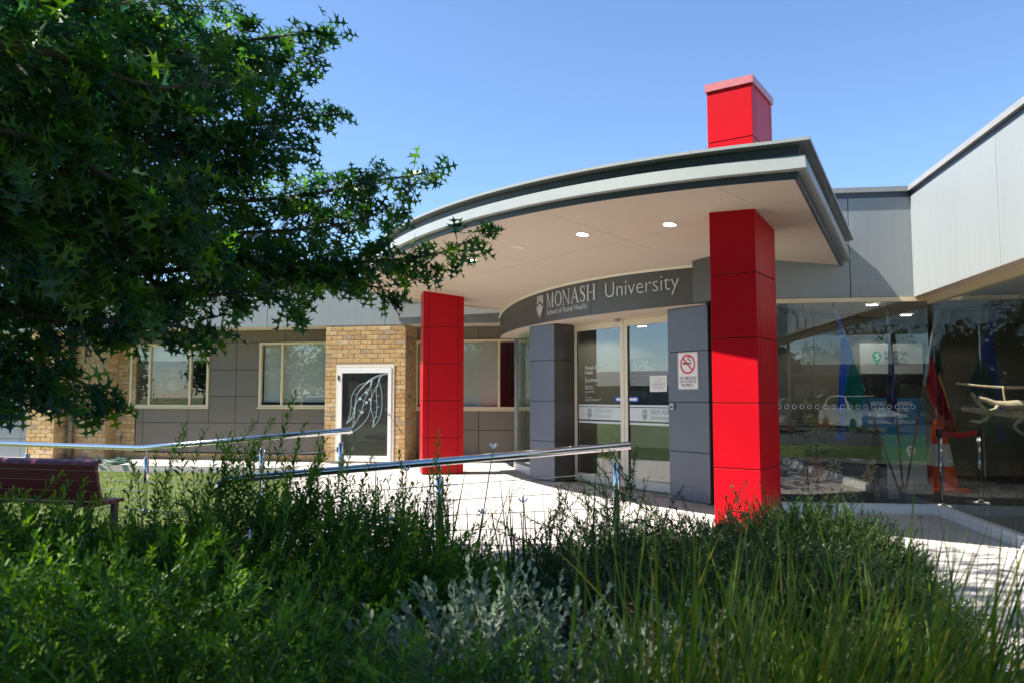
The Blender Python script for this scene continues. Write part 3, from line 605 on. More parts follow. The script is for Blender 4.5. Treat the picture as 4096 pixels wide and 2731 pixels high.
# letters on the band
def bandmap(a, z, t): th_ = R_(-153.75) + a / RB; r = RB + .004 + t; return (CC[0] + r * math.cos(th_), CC[1] + r * math.sin(th_), z)
sign = thing('sign_lettering', 'raised silver letters with a crest on the curved charcoal band', 'sign', bandmap(1.2, 2.6, 0))
bm_ = lambda a, b, t: bandmap(a, 2.565 + b, t)
serif_word('MONASH', bm_, .007, sign, 'letter', 'signlet', 0.0, .216, gap=.045, sx=.93)
xU = R_(153.75 - 142.99) * RB
vs, fs = text_mesh('University', 1.0, 0); wU = max(v[0] for v in vs); tgt = R_(153.75 - 133.45) * RB - xU; kx = tgt / wU; x = xU
for i, ch in enumerate('University'):
    pre = text_mesh('University'[:i + 1], 1.0, 0)[0]; wpre = max(v[0] for v in pre); v1, f1 = text_mesh(ch, .296, -.0042); w1 = max(v[0] for v in text_mesh(ch, 1.0, 0)[0])
    sxk = kx / .296; solid(MB(), [(xU + (wpre - w1) * kx + vx * sxk, vy) for vx, vy in v1], f1, bm_, .007).build('letter', 'signlet', sign)
vs, fs = text_mesh('School of Rural Health', .108); w = max(v[0] for v in vs); k = R_(153.75 - 145.69) * RB / w
for i, ch in enumerate('School of Rural Health'):
    if ch == ' ': continue
    wpre = max(v[0] for v in text_mesh('School of Rural Health'[:i + 1], .108)[0]); v1, f1 = text_mesh(ch, .108); w1 = max(v[0] for v in v1)
    solid(MB(), [((wpre - w1 + a) * k, b) for a, b in v1], f1, lambda a, b, t: bandmap(a, 2.462 + b, t), .004).build('small_letter', 'signlet', sign)
crest(sign, lambda a, b, t: bandmap(a, b, t), -.205, 2.468, .305, 'signlet', 'blackm', .012)
# no smoking sign on the right pier
PF = Plane(CC + AN * 7.07, AU, AN)
ns = thing('no_smoking_sign', 'white no smoking sign with red circle on the right grey pier', 'sign', PF.p(1.43, 1.57, 0))
def rrect(a0, a1, z0, z1, r, n=5):
    out = []
    for cx, cz, t0 in [(a1 - r, z1 - r, 0), (a0 + r, z1 - r, 90), (a0 + r, z0 + r, 180), (a1 - r, z0 + r, 270)]:
        out += [(cx + r * math.cos(R_(t0 + 90 * k / n)), cz + r * math.sin(R_(t0 + 90 * k / n))) for k in range(n + 1)]
    return out
rr = rrect(1.272, 1.590, 1.347, 1.798, .022); solid(MB(), rr, [tuple(range(len(rr)))], lambda a, b, t: PF.p(a, b, t + .002), .004).build('plate', 'paper', ns)
o1, o2 = rrect(1.278, 1.584, 1.353, 1.792, .018), rrect(1.281, 1.581, 1.356, 1.789, .016)
lay(MB(), *ring2(o1, o2), lambda a, b: PF.p(a, b, .0068)).build('border', 'ink', ns)
cx, cz = 1.431, 1.652
mkk = MB(); lay(mkk, *ribbon2([(cx - .078, cz + .01), (cx + .02, cz + .01)], .022), lambda a, b: PF.p(a, b, .0066)); lay(mkk, *ribbon2([(cx + .026, cz + .01), (cx + .042, cz + .01)], .022), lambda a, b: PF.p(a, b, .0066)); lay(mkk, *ribbon2([(cx + .048, cz + .01), (cx + .06, cz + .01)], .022), lambda a, b: PF.p(a, b, .0066))
for k in (0, .018): lay(mkk, *ribbon2([(cx + .035 + k, cz + .03), (cx + .038 + k, cz + .045), (cx + .01 + k, cz + .055), (cx - .005 + k, cz + .075), (cx + .02 + k, cz + .092)], .008), lambda a, b: PF.p(a, b, .0066))
mkk.build('cigarette_mark', 'ink', ns)
lay(MB(), *ring2(ellipse(.118, .118, cx, cz, 40), ellipse(.096, .096, cx, cz, 40)), lambda a, b: PF.p(a, b, .0072)).build('red_ring', 'redink', ns)
lay(MB(), *ribbon2([(cx - .072, cz + .072), (cx + .072, cz - .072)], .02), lambda a, b: PF.p(a, b, .0076)).build('red_bar', 'redink', ns)
for txt, z, a in [('NO SMOKING', 1.468, 1.303), ('ON HOSPITAL', 1.424, 1.299), ('PROPERTY', 1.38, 1.325)]:
    flat_text(txt, PF, a, z, .052, .0067, ns, 'lettering', 'ink', .0006, .80)
ic = thing('door_button', 'small dark push button box on the right grey pier', 'button', PF.p(1.185, 1.13, 0))
PF.part('case', 'steelb', ic, 1.157, 1.213, 1.10, 1.175, 0.001, .03, .004); PF.part('button', 'black', ic, 1.172, 1.198, 1.12, 1.15, .03, .034)
# lobby behind the doors
lob = thing('lobby', 'dim lobby seen through the glass sliding doors', 'room', (*PORTAL.p(0, 0, 5.0)[:2], 0))
PORTAL.part('floor', 'carpet', lob, -1.7, 1.7, -.01, .003, 2.6, 6.62); PORTAL.part('back_wall', 'room', lob, -1.7, 1.7, .003, 2.36, 2.5, 2.6)
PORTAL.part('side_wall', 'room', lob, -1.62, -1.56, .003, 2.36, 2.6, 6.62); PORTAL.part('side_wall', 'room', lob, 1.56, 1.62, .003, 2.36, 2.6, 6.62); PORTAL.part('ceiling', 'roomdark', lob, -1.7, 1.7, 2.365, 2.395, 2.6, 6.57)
for q, r in [(-.8, 5.6), (.6, 4.6)]:
    x, y, _ = PORTAL.p(q, 0, r); dl = MB().lathe((x, y, 2.352), [(.07, .0), (.09, .004), (.09, .012)], 20).build('ceiling_light', 'lampoff', lob); MB().lathe((x, y, 2.354), [(.001, 0), (.07, 0)], 20).build('lens', 'lamp', dl)
    ld = bpy.data.lights.new('ceiling_lamp', 'SPOT'); ld.energy = 26; ld.spot_size = R_(160); ld.color = (1, .93, .82); ld.shadow_soft_size = .06
    lo = bpy.data.objects.new('ceiling_lamp', ld); lo.location = Vector((x, y, 2.34)) - off_of(lob); link(lo, lob)
bn = thing('entry_banner', 'navy pull-up banner about entering, standing behind the right door', 'banner', PORTAL.p(.2, 0, 5.9))
BP = Plane(CC + AN * 6.0, AU, AN)
BP.part('sheet', 'navy', bn, -.67, .55, .09, 1.83, -.006, 0); BP.part('base', 'steelb', bn, -.69, .57, .004, .09, -.09, .09)
for txt, z, s, m_, th_ in [('BEFORE', 1.72, .118, 'whiteink', .003), ('ENTERING', 1.64, .118, 'whiteink', .003), ('Swipe your Monash ID', 1.555, .062, 'greyink', .0), ('card (if you h', 1.49, .062, 'greyink', .0), ('scan the QR', 1.425, .062, 'greyink', .0)]:
    flat_text(txt, BP, -.605, z, s, .002, bn, 'lettering', m_, th_, .78)

# ---------------------------------------------------------------- glazed wing on the right
gw = thing('glazed_wing', 'glass fronted wing with pale metal fascia at the right', 'building', (*FA0, 0))
ZF0, ZF1 = 2.355, 3.475
def fascia_panels(pl, cuts, d, root):
    for a0, a1 in zip(cuts[:-1], cuts[1:]): pl.part('fascia_panel', 'metal', root, a0 + .004, a1 - .004, ZF0, ZF1, d - .03, d, .003)
fascia_panels(GA, [-2.33, -.815, -.142], .0, gw)
FB = .15; cB_ = GB.p(0, 0, FB)
fascia_panels(GB, [-.052, 2.045, 4.2, 6.4], FB, gw)
GB.part('fascia_backing', 'joint', gw, .0, 6.5, ZF0 + .01, 3.53, FB - .10, FB - .031); GA.part('fascia_backing', 'joint', gw, -2.33, -.02, ZF0 + .01, 3.53, -.12, -.031)
GA.part('shadow_gap', 'darkmetal', gw, -2.33, -.15, ZF1, 3.535, -.03, -.006); GB.part('shadow_gap', 'darkmetal', gw, -.02, 6.5, ZF1, 3.535, FB - .03, FB - .006)
GA.part('coping', 'coping', gw, -2.33, -.135, 3.536, 3.592, -.20, .03); GB.part('coping', 'coping', gw, -.075, 6.5, 3.536, 3.592, FB - .25, FB + .03)
GB.part('eave', 'soffit', gw, -.10, 6.5, 2.352, 2.3545, -.06, FB)
GA.part('head_frame', 'cream', gw, -2.33, .05, 2.302, 2.351, -.07, .012); GB.part('head_frame', 'cream', gw, .012, 6.5, 2.268, 2.351, -.07, .02)
for z0, z1, d in [(0, .03, .05), (.03, .06, .035), (.06, .095, .02)]:
    GA.part('sill', 'white', gw, -2.33, .0, z0, z1, -.06, d); GB.part('sill', 'white', gw, .0 + d, 6.5, z0, z1, -.06, d)
for a0, a1 in [(-2.30, -1.225), (-1.219, -.012)]: GA.part('pane', 'glassw', gw, a0, a1, .095, 2.302, -.026, -.016)
for a0, a1 in [(.03, 1.16), (1.166, 2.3), (2.306, 3.5), (3.506, 5.0)]: GB.part('pane', 'glassw', gw, a0, a1, .095, 2.268, -.026, -.016)
GA.part('edge_post', 'steelb', gw, -2.02, -2.0, .095, 2.302, -.05, -.03)
# hexagon safety dots
for pl, cuts in ((GA, [-1.86 + .082 * k for k in range(11)] + [-1.10 + .082 * k for k in range(12)]),):
    for a in cuts:
        hx = lambda r: [(a + r * math.cos(R_(60 * k + 30)), 1.148 + r * math.sin(R_(60 * k + 30))) for k in range(6)]
        lay(MB(), *ring2(hx(.027), hx(.021)), lambda x, z: pl.p(x, z, -.0145)).build('hexagon_dot', 'frost', gw)
# room behind
RX0, RX1, RY = 2.62, 8.6, 12.2
MB().prism([GA.p(-2.2, 0, -.06)[:2], GA.p(-.03, 0, -.06)[:2], GB.p(6.4, 0, -.06)[:2], (RX1, 2.0), (RX1, RY), (RX0, RY)], -.01, .012).build('floor', 'carpet', gw)
MB().prism([GA.p(-2.2, 0, -.13)[:2], GA.p(.07, 0, -.13)[:2], GB.p(6.4, 0, -.13)[:2], (RX1, 2.0), (RX1, RY), (RX0, RY)], 2.42, 2.45).build('ceiling', 'ceil', gw)
MB().prism([GA.p(-2.33, 0, -.13)[:2], GA.p(.1, 0, -.2)[:2], GB.p(6.4, 0, -.1)[:2], (RX1 + .1, 2.0), (RX1 + .1, RY), (RX0 - .2, RY)], 3.40, 3.45).build('roof', 'darkcap', gw)
MB().box(RX0, RX1, RY, RY + .1, 0, 2.42).build('back_wall', 'room', gw); MB().box(RX1, RX1 + .1, 2, RY, 0, 2.42).build('side_wall', 'room', gw)
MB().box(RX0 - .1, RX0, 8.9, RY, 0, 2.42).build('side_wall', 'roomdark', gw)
BW = Plane((0, RY - .002), (1, 0), (0, -1))
SWp = Plane((RX1 - .002, 0), (0, 1), (-1, 0))
for y0, y1 in [(5.2, 7.2), (7.3, 9.3), (9.4, 11.4)]:
    f_ = MB()
    for z0, z1, a0, a1 in [(.78, .84, y0, y1), (2.2, 2.26, y0, y1), (.84, 2.2, y0, y0 + .06), (.84, 2.2, y1 - .06, y1)]: SWp.box(f_, a0, a1, z0, z1, 0, .03)
    f_.build('inner_frame', 'cream', gw); SWp.part('inner_pane', 'roomdark', gw, y0 + .06, y1 - .06, .84, 2.2, .004, .01)
for i, (x, y) in enumerate([(4.55, 9.6), (6.1, 7.3), (6.8, 8.6), (5.6, 10.8), (7.3, 6.2), (3.6, 10.6)]):
    dl = MB().lathe((x, y, 2.405), [(.07, .0), (.09, .004), (.09, .014)], 20).build('ceiling_light', 'lampoff', gw)
    MB().lathe((x, y, 2.408), [(.001, 0), (.07, 0)], 20).build('lens', 'lamp', dl)
    ld = bpy.data.lights.new('ceiling_lamp', 'SPOT'); ld.energy = 9; ld.spot_size = R_(130); ld.color = (1, .93, .82); ld.shadow_soft_size = .06
    lo = bpy.data.objects.new('ceiling_lamp', ld); lo.location = (x, y, 2.39) ; lo.location = Vector((x, y, 2.39)) - off_of(gw); link(lo, gw)

# ---------------------------------------------------------------- bricks
BL, BH, BD = .230, .076, .11; CO = .0862
def brick_mesh(nm, w):
    me = bpy.data.meshes.new(nm); a, h, d, c = w / 2, BH / 2, .03, .004
    vs = [(-a, 0, -h), (a, 0, -h), (a, 0, h), (-a, 0, h), (-a, -d + c, -h), (a, -d + c, -h), (a, -d + c, h), (-a, -d + c, h), (-a + c, -d, -h + c), (a - c, -d, -h + c), (a - c, -d, h - c), (-a + c, -d, h - c)]
    me.from_pydata(vs, [], [(0, 4, 5, 1), (1, 5, 6, 2), (2, 6, 7, 3), (3, 7, 4, 0), (4, 8, 9, 5), (5, 9, 10, 6), (6, 10, 11, 7), (7, 11, 8, 4), (8, 11, 10, 9)]); me.materials.append(M['brick']); return me
BM = {}
def brickwork(pl, a0, a1, z0, z1, d, parent, holes=(), zstuff=99, first=0):
    """courses of separate bricks standing 6 mm proud of the mortar at d"""
    rows = int(round((z1 - z0) / CO)); rz = math.atan2(pl.e[1], pl.e[0]); off = off_of(parent); extra = MB()
    for r in range(rows):
        z = z0 + (r + .5) * CO
        spans = [(a0, a1)]
        for h0, h1, hz0, hz1 in holes:
            if hz0 < z < hz1: spans = [q for (s0, s1) in spans for q in ((s0, min(s1, h0)), (max(s0, h1), s1)) if q[1] - q[0] > .03]
        for s0, s1 in spans:
            x = s0 + (-.12 if (r + first) % 2 else 0)
            while x < s1 - .01:
                b0, b1 = max(x, s0), min(x + .24, s1); x += .24
                if b1 - b0 < .03: continue
                w = round(b1 - b0 - .010, 3)
                if z > zstuff: pl.box(extra, b0 + .005, b1 - .005, z - BH / 2, z + BH / 2, d - .01, d + .006); continue
                if w not in BM: BM[w] = brick_mesh('brick', w)
                p = pl.p((b0 + b1) / 2, z, d - .024 + random.uniform(-.001, .0015)); o = bpy.data.objects.new('brick', BM[w]); o.parent = parent
                o.location = Vector(p) - off; o.rotation_euler.z = rz; COL.objects.link(o)
    if extra.v: tag(extra.build('upper_brickwork', 'mortar' if 0 else 'brick', parent), kind='stuff')
# brick pier carrying the glazed door
bp_ = thing('brick_pier', 'cream brick pier with a white framed glass door in it', 'pier', (*WING.p(-2.9, 0)[:2], 0))
core = MB(); WING.box(core, -3.695, -2.075, -.02, 2.632, -.72, -.012); core = core.build('mortar_core', 'mortar', bp_)
CASE = (-3.472, -2.288, -.05, 1.882)
brickwork(WING, -3.705, -2.065, 0.02, 2.632, -.005, bp_, holes=[CASE])
SIDE = Plane(WING.p(-2.065, 0, -.012)[:2], (.187, .982), (.982, -.187)); brickwork(SIDE, .03, .72, 0.02, 2.632, -.012, bp_, first=1)
# ---------------------------------------------------------------- glazed door in the pier
cs = thing('glazed_cabinet_door', 'white framed glass door etched with gum leaves in the brick pier', 'door', (*WING.p(-2.88, 0)[:2], .02))
f_ = MB()
for a0, a1, z0, z1 in [(-3.470, -3.42, .03, 1.880), (-2.338, -2.290, .03, 1.880), (-3.42, -2.338, 1.832, 1.880)]: WING.box(f_, a0, a1, z0, z1, -.05, .012)
f_.build('outer_frame', 'creamlight', cs); l_ = MB()
for a0, a1, z0, z1 in [(-3.415, -3.348, .03, 1.826), (-2.410, -2.343, .03, 1.826), (-3.348, -2.410, 1.716, 1.826), (-3.348, -2.410, .03, .134)]: WING.box(l_, a0, a1, z0, z1, -.04, .022)
lf = l_.build('door_leaf', 'white', cs); WING.part('glass', 'glass', lf, -3.348, -2.410, .134, 1.716, -.012, -.006)
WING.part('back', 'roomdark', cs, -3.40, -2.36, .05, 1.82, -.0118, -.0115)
for z in (1.58, .2): WING.part('hinge', 'blackm', lf, -3.43, -3.395, z, z + .09, .0125, .03)
kn = MB(); kn.tube([WING.p(-2.376, .92, .023), WING.p(-2.376, .92, .07)], .014, 12); kn.build('knob', 'steelb', lf)
em = lambda x, y: (-3.351 + (x - 220) / 610 * .942, 1.716 - (y - 290) / 1090 * 1.582)
def spl(pts, n=6):
    out = []; P = [pts[0]] + list(pts) + [pts[-1]]
    for i in range(1, len(P) - 2):
        for k in range(n):
            t = k / n; out.append(tuple(.5 * (2 * P[i][j] + (P[i + 1][j] - P[i - 1][j]) * t + (2 * P[i - 1][j] - 5 * P[i][j] + 4 * P[i + 1][j] - P[i + 2][j]) * t * t + (3 * P[i][j] - P[i - 1][j] - 3 * P[i + 1][j] + P[i + 2][j]) * t ** 3) for j in range(len(pts[0]))))
    return out + [pts[-1]]
et = MB(); rib = 0
def stroke(pts, w):
    global rib; rib += 1; vs, fs = ribbon2([em(*p) for p in spl(pts)], w); lay(et, vs, fs, lambda a, b: WING.p(a, b, -.0045 + rib * .00006))
for st in ([(830, 300), (740, 315), (650, 345), (580, 390), (540, 425)], [(760, 305), (720, 345), (700, 400)], [(690, 330), (620, 370), (600, 420)]): stroke(st, .032)
mids = [[(540, 430), (430, 560), (390, 740), (350, 880), (285, 955)], [(600, 400), (580, 500), (520, 640), (480, 780), (420, 920), (300, 1110)], [(700, 400), (670, 520), (680, 650), (680, 800), (650, 920), (630, 1005)]]
for st in [[(540, 420), (450, 450), (380, 530), (345, 620), (340, 760), (320, 880), (280, 955)], [(280, 955), (330, 920), (385, 850), (400, 700), (410, 620), (450, 520), (540, 420)], [(600, 380), (590, 470), (530, 540), (430, 650), (390, 760), (385, 900), (360, 1000), (300, 1110)],
           [(300, 1110), (400, 1050), (500, 960), (570, 860), (600, 740), (610, 600), (600, 470), (620, 390)], [(720, 340), (690, 430), (640, 530), (600, 680), (610, 780), (640, 900), (630, 1005)], [(630, 1005), (700, 920), (740, 800), (748, 650), (735, 500), (705, 400)]] + mids: stroke(st, .0075)
for md in mids:
    sp = spl(md)
    for k in range(4, len(sp) - 4, 3):
        x, y = sp[k]; s_ = 1 if (k // 3) % 2 else -1; stroke([(x, y), (x + s_ * 16, y - 14), (x + s_ * 38, y - 26)], .0055)
for x, y in [(460, 630), (545, 680), (590, 640), (490, 810), (540, 545)]:
    for k in range(4): stroke([(x - 20 * math.cos(k * .785), y - 20 * math.sin(k * .785)), (x + 20 * math.cos(k * .785), y + 20 * math.sin(k * .785))], .012)
et.build('etched_leaves', 'etch', lf)
# ---------------------------------------------------------------- long office wing
ow = thing('office_wing', 'low office wing with taupe wall panels and pale metal fascia', 'building', (*WING.p(-5, 0, -.7)[:2], 0))
WD = -.70
WING.part('wall_backing', 'joint', ow, -8.35, -6.64, .08, 1.02, WD - .12, WD - .02)
wb = MB()
for a0, a1, z0, z1 in [(-6.62, -5.50, .08, 2.66), (-5.50, -3.6, .08, 1.02), (-2.1, .32, .08, .99), (-8.36, -6.62, 2.40, 2.66), (-5.5, -3.6, 2.40, 2.66), (-2.1, .32, 2.40, 2.66), (-3.6, -2.1, .08, 2.66)]: WING.box(wb, a0, a1, z0, z1, WD - .12, WD - .02)
wb.build('wall_backing', 'joint', ow)
V = [-8.34, -8.17, -7.11, -6.015, -4.94, -3.72]
rects = []
for a0, a1 in zip(V[:-1], V[1:]): rects += [(a0, a1, .10, .715), (a0, a1, 2.385, 2.632)]
for a0, a1 in [(-8.34, -8.17), (-8.17, -7.11), (-7.11, -6.63), (-5.49, -4.94), (-4.94, -3.72)]: rects.append((a0, a1, .715, 1.035))
for a0, a1 in [(-6.63, -6.015), (-6.015, -5.49)]: rects += [(a0, a1, .715, 1.27), (a0, a1, 1.27, 1.822), (a0, a1, 1.822, 2.385)]
for a0, a1 in [(-2.1, -.80), (-.80, .32)]: rects += [(a0, a1, .04, .61), (a0, a1, .61, 1.005), (a0, a1, 2.385, 2.632)]
for a0, a1, z0, z1 in rects: WING.part('wall_panel', 'wall', ow, a0 + .005, a1 - .005, z0 + .005, z1 - .005, WD - .02, WD, .0025)
window_parts(WING, ow, -8.50, -6.635, 1.04, 2.38, WD, [-8.03, -7.07]); window_parts(WING, ow, -5.485, -3.60, 1.04, 2.38, WD, [-4.97]); window_parts(WING, ow, -2.1, .3, 1.01, 2.38, WD, [-.39])
WING.part('blind', 'blind', ow, -8.43, -6.70, 2.02, 2.33, WD - .09, WD - .085); WING.part('blind', 'blind', ow, -5.42, -3.65, 1.15, 2.33, WD - .09, WD - .085)
WING.part('blind', 'blind', ow, -2.05, -.41, 1.06, 2.33, WD - .09, WD - .085)
for a0, a1 in [(-8.5, -6.6), (-5.5, -3.6), (-2.1, .32)]:
    rb_ = MB(); WING.box(rb_, a0 - .3, a1 + .3, .3, 2.66, WD - 1.9, WD - 1.8); WING.box(rb_, a0 - .3, a1 + .3, .25, .3, WD - 1.8, WD - .13); WING.box(rb_, a0 - .3, a0 - .25, .3, 2.66, WD - 1.8, WD - .13); WING.box(rb_, a1 + .25, a1 + .3, .3, 2.66, WD - 1.8, WD - .13)
    rb_.build('room_lining', 'room', ow)
for i, (z, w) in enumerate([(1.12, .5), (1.42, .5), (1.72, .5)]): WING.part('shelf', 'white', ow, -8.45, -7.95, z, z + .025, WD - 1.2, WD - .8)
for i in range(22):
    a = -8.42 + (i % 7) * .06; z = [1.145, 1.445, 1.745][i % 3]; WING.part('book', random.choice(['navy', 'paper', 'redink', 'ochre', 'blueink']), ow, a, a + .045, z, z + random.uniform(.16, .24), WD - 1.1, WD - .85)
WING.part('eave', 'creamlight', ow, -14, .35, 2.6345, 2.65, WD - .02, -.035)
for a0, a1 in zip([-14.8, -12.3, -9.85, -7.41, -4.955, -2.49, -.03], [-12.3, -9.85, -7.41, -4.955, -2.49, -.03, .45]): WING.part('fascia_panel', 'metal', ow, a0 + .004, a1 - .004, 2.634, 3.50, -.03, 0, .003)
WING.part('fascia_backing', 'joint', ow, -14.8, .45, 2.66, 3.52, -.15, -.031); WING.part('shadow_gap', 'darkmetal', ow, -14.8, .45, 3.50, 3.525, -.03, -.01); WING.part('coping', 'coping', ow, -14.8, .45, 3.526, 3.57, -.2, .03)
WING.part('roof', 'darkcap', ow, -14.8, .45, 3.40, 3.45, -7, -.16)
WING.part('wall_core', 'joint', ow, -14.8, .45, 2.665, 3.39, -1.2, -.16)
PLn = Plane(WING.O, WING.e, WING.n); mort = MB(); WING.box(mort, -8.36, -3.72, -.30, .082, WD - .1, WD + .012); mort = mort.build('plinth', 'mortar', ow)
brickwork(WING, -8.36, -3.71, -.26, .09, WD + .020, mort)
# far left brick corner
bc = thing('brick_corner', 'cream brick corner of the wing behind the oak branches', 'wall', (*WING.p(-9.5, 0, -.3)[:2], -.3))
mk = MB(); WING.box(mk, -10.38, -9.73, -.30, 2.633, -.72, -.012); WING.box(mk, -9.75, -8.82, -.30, 2.633, -1.2, -.392); WING.box(mk, -9.0, -8.37, -.30, 2.633, -1.3, WD + .0); mk.build('mortar_core', 'mortar', bc)
brickwork(WING, -10.39, -9.72, -.28, 2.633, -.005, bc, zstuff=2.05)
SD2 = Plane(WING.p(-9.72, 0, -.012)[:2], (.187, .982), (.982, -.187)); brickwork(SD2, .03, .37, -.28, 2.633, -.012, bc, zstuff=2.05, first=1)
brickwork(WING, -9.71, -8.81, -.28, 2.633, -.385, bc, zstuff=2.05, first=1)
SD3 = Plane(WING.p(-8.81, 0, -.392)[:2], (.187, .982), (.982, -.187)); brickwork(SD3, .03, .30, -.28, 2.633, -.012, bc, zstuff=2.05)
brickwork(WING, -8.80, -8.355, -.28, 2.633, WD + .008, bc, zstuff=2.05)
fw = thing('end_wall', 'pale panelled end of the wing left of the brick corner', 'wall', (*WING.p(-12, 0, -.5)[:2], -.3))
WING.part('backing', 'joint', fw, -14.8, -10.4, -.3, 2.63, -.7, -.53)
for a0, a1 in [(-14.6, -13.4), (-13.4, -12.2), (-12.2, -11.0), (-11.0, -10.42)]:
    for z0, z1 in [(-.25, .35), (.35, .9), (.9, 1.45), (1.45, 2.0), (2.0, 2.62)]: WING.part('wall_panel', 'wallblue', fw, a0 + .005, a1 - .005, z0 + .005, z1 - .005, -.53, -.51, .0025)
def downpipe(x, y, z0, z1, r, mat, label, coll):
    t = thing('downpipe', label, 'pipe', (x, y, z0), 'rainwater pipes on the walls')
    MB().tube([(x, y, z0), (x, y, z1)], r, 16).build('pipe', mat, t, True)
    for z in coll: MB().lathe((x, y, z), [(r, 0), (r + .006, .004), (r + .006, .03), (r, .034)], 16).build('collar', mat, t)
downpipe(.10, 14.72, 0, 2.63, .055, 'gutter', 'slim pale downpipe between the window and the curved entrance', [.62, 1.9])
downpipe(*WING.p(-9.59, 0, -.30)[:2], -.3, 2.63, .05, 'wall', 'grey downpipe in the recess of the brick corner', [.5, 1.9])
downpipe(*WING.p(-10.62, 0, -.42)[:2], -.3, 2.63, .06, 'gutter', 'pale grey downpipe left of the brick corner', [.2, 1.6])
# garden hose
hs = thing('garden_hose', 'coiled dark green garden hose on the path below the brick tap', 'hose', (-7.8, 14.75, -.05))
hp = []
for k in range(140): t = k / 140 * 2 * math.pi * 5.3; r = .22 + .05 * math.sin(k * .7); hp.append((-7.72 + r * 1.35 * math.cos(t), 14.95 + r * .5 * math.sin(t), -.03 + .018 * (k // 26) + .01 * math.sin(t * 2.3)))
MB().tube(hp, .011, 6).build('coil', 'hose', hs, True)
tx, ty, _ = WING.p(-8.62, 0, WD + .06)
MB().tube(spl([(tx, ty, .44), (tx + .02, ty - .05, .30), (tx + .06, ty - .05, .05), (-7.85, 14.9, -.02)]), .011, 6).build('riser', 'hose', hs, True)
MB().tube([(tx, ty + .06, .47), (tx, ty - .04, .47), (tx, ty - .06, .44)], .014, 8).build('tap', 'steelb', hs)

# ---------------------------------------------------------------- handrails
def handrail(label, pts, posts, ends_up, ground, ncable, zc):
    t = thing('handrail', label, 'handrail', (*posts[0][:2], ground(posts[0])), 'stainless handrails beside the ramp')
    MB().tube(pts, .031, 20).build('rail', 'steel', t, True)
    tops = []
    for (x, y, zr) in posts:
        zg = ground((x, y)); h = zr - .115
        po = MB().tube([(x, y, zg), (x, y, h - .004), (x, y, h)], [.03, .03, .027], 16).build('post', 'steel', t, True)
        MB().tube([(x, y, h), (x, y, zr - .028)], .009, 10).build('neck', 'steelb', po); MB().lathe((x, y, zg), [(.052, .0), (.052, .008), (.03, .012)], 18).build('base_plate', 'steelb', po)
        tops.append((x, y, zg, h))
    for (x0, y0, g0, h0), (x1, y1, g1, h1) in zip(tops[:-1], tops[1:]):
        for k in range(ncable):
            f = (k + .6) / ncable; a_, b_ = Vector((x0, y0, h0 - (h0 - g0) * f)), Vector((x1, y1, h1 - (h1 - g1) * f)); d = (b_ - a_).normalized()
            MB().tube([a_ + d * .03, a_.lerp(b_, .5) - Vector((0, 0, .002)), b_ - d * .03], .0028, 5).build('cable', 'steelb', t)
            for e, s_ in ((a_, 1), (b_, -1)): MB().tube([e + d * s_ * .028, e + d * s_ * .05, e + d * s_ * .055, e + d * s_ * .14], [.008, .008, .0045, .0042], 8).build('cable_fitting', 'steel', t)
    return t
gz = lambda p: 0.0 if p[0] > -1.0 else max(-.12, -(-1.0 - p[0]) * .08)
handrail('nearer polished handrail, running from before the sliding doors to the green shrubs', [(.908, 5.9, .886), (-2.16, 6.0, .620), (-2.24, 6.0, .608), (-2.27, 6.0, .575), (-2.275, 6.0, .42)], [(.80, 5.905, .877), (-.555, 5.945, .759), (-1.95, 5.99, .638)], 1, lambda p: -.04, 6, 0)
handrail('farther polished handrail, running from the brick pier left past the bench', [(-1.639, 7.86, .917), (-4.36, 9.14, .655), (-4.43, 9.17, .65), (-6.75, 10.1, .648), (-7.6, 10.44, .648)], [(-1.756, 7.915, .906), (-2.715, 8.366, .812), (-4.33, 9.125, .658), (-6.22, 9.885, .649)], 1, lambda p: 0.0 if p[0] > -2.0 else -.12, 6, 0)
# ---------------------------------------------------------------- bench
bx = thing('park_bench', 'dark burgundy slatted bench seen from behind, at the left', 'bench', (-4.9, 7.4, -.12))
bA, bB = np.array([-3.74, 7.0]), np.array([-6.2, 7.66]); be = (bB - bA) / np.hypot(*(bB - bA)); BN = np.array([be[1], -be[0]]);
if BN[1] > 0: BN = -BN
BPl = Plane(bA, be, BN); ln = np.hypot(*(bB - bA))
def slat(z0, z1, d0, d1, nm='backrest_slat', curl=False):
    prof = [(d0, z0), (d0 + .032, z0), (d1 + .032, z1), (d1, z1)]
    if curl: prof = [(d0, z0), (d0 + .032, z0), (d1 + .028, z1 - .05), (d1 + .012, z1 - .018), (d1 - .02, z1), (d1 - .05, z1 - .004), (d1 - .045, z1 - .03), (d1 - .015, z1 - .045)]
    k = len(prof); vs = [BPl.p(0, z, d) for d, z in prof] + [BPl.p(ln, z, d) for d, z in prof]
    MB().add(vs, [(i, (i + 1) % k, k + (i + 1) % k, k + i) for i in range(k)] + [tuple(range(k))[::-1], tuple(range(k, 2 * k))]).build(nm, 'bench', bx)
slat(.592, .690, .02, .035, curl=True); slat(.498, .588, .0, .018); slat(.401, .494, -.025, -.002); slat(.305, .397, -.055, -.027)
for k in range(4): 
    sm = MB(); BPl.box(sm, .12, ln, .255, .285, -.10 - .09 * k - .08, -.10 - .09 * k); sm.build('seat_slat', 'bench', bx)
for s_ in (.25, 1.3, 2.35):
    lg = MB(); BPl.box(lg, s_, s_ + .05, -.12, .255, -.19, -.14); BPl.box(lg, s_, s_ + .05, -.12, .25, -.52, -.47); BPl.box(lg, s_, s_ + .05, .225, .254, -.52, -.14); BPl.box(lg, s_ + .005, s_ + .045, .24, .60, -.10, -.06); lg.build('leg', 'benchleg', bx)

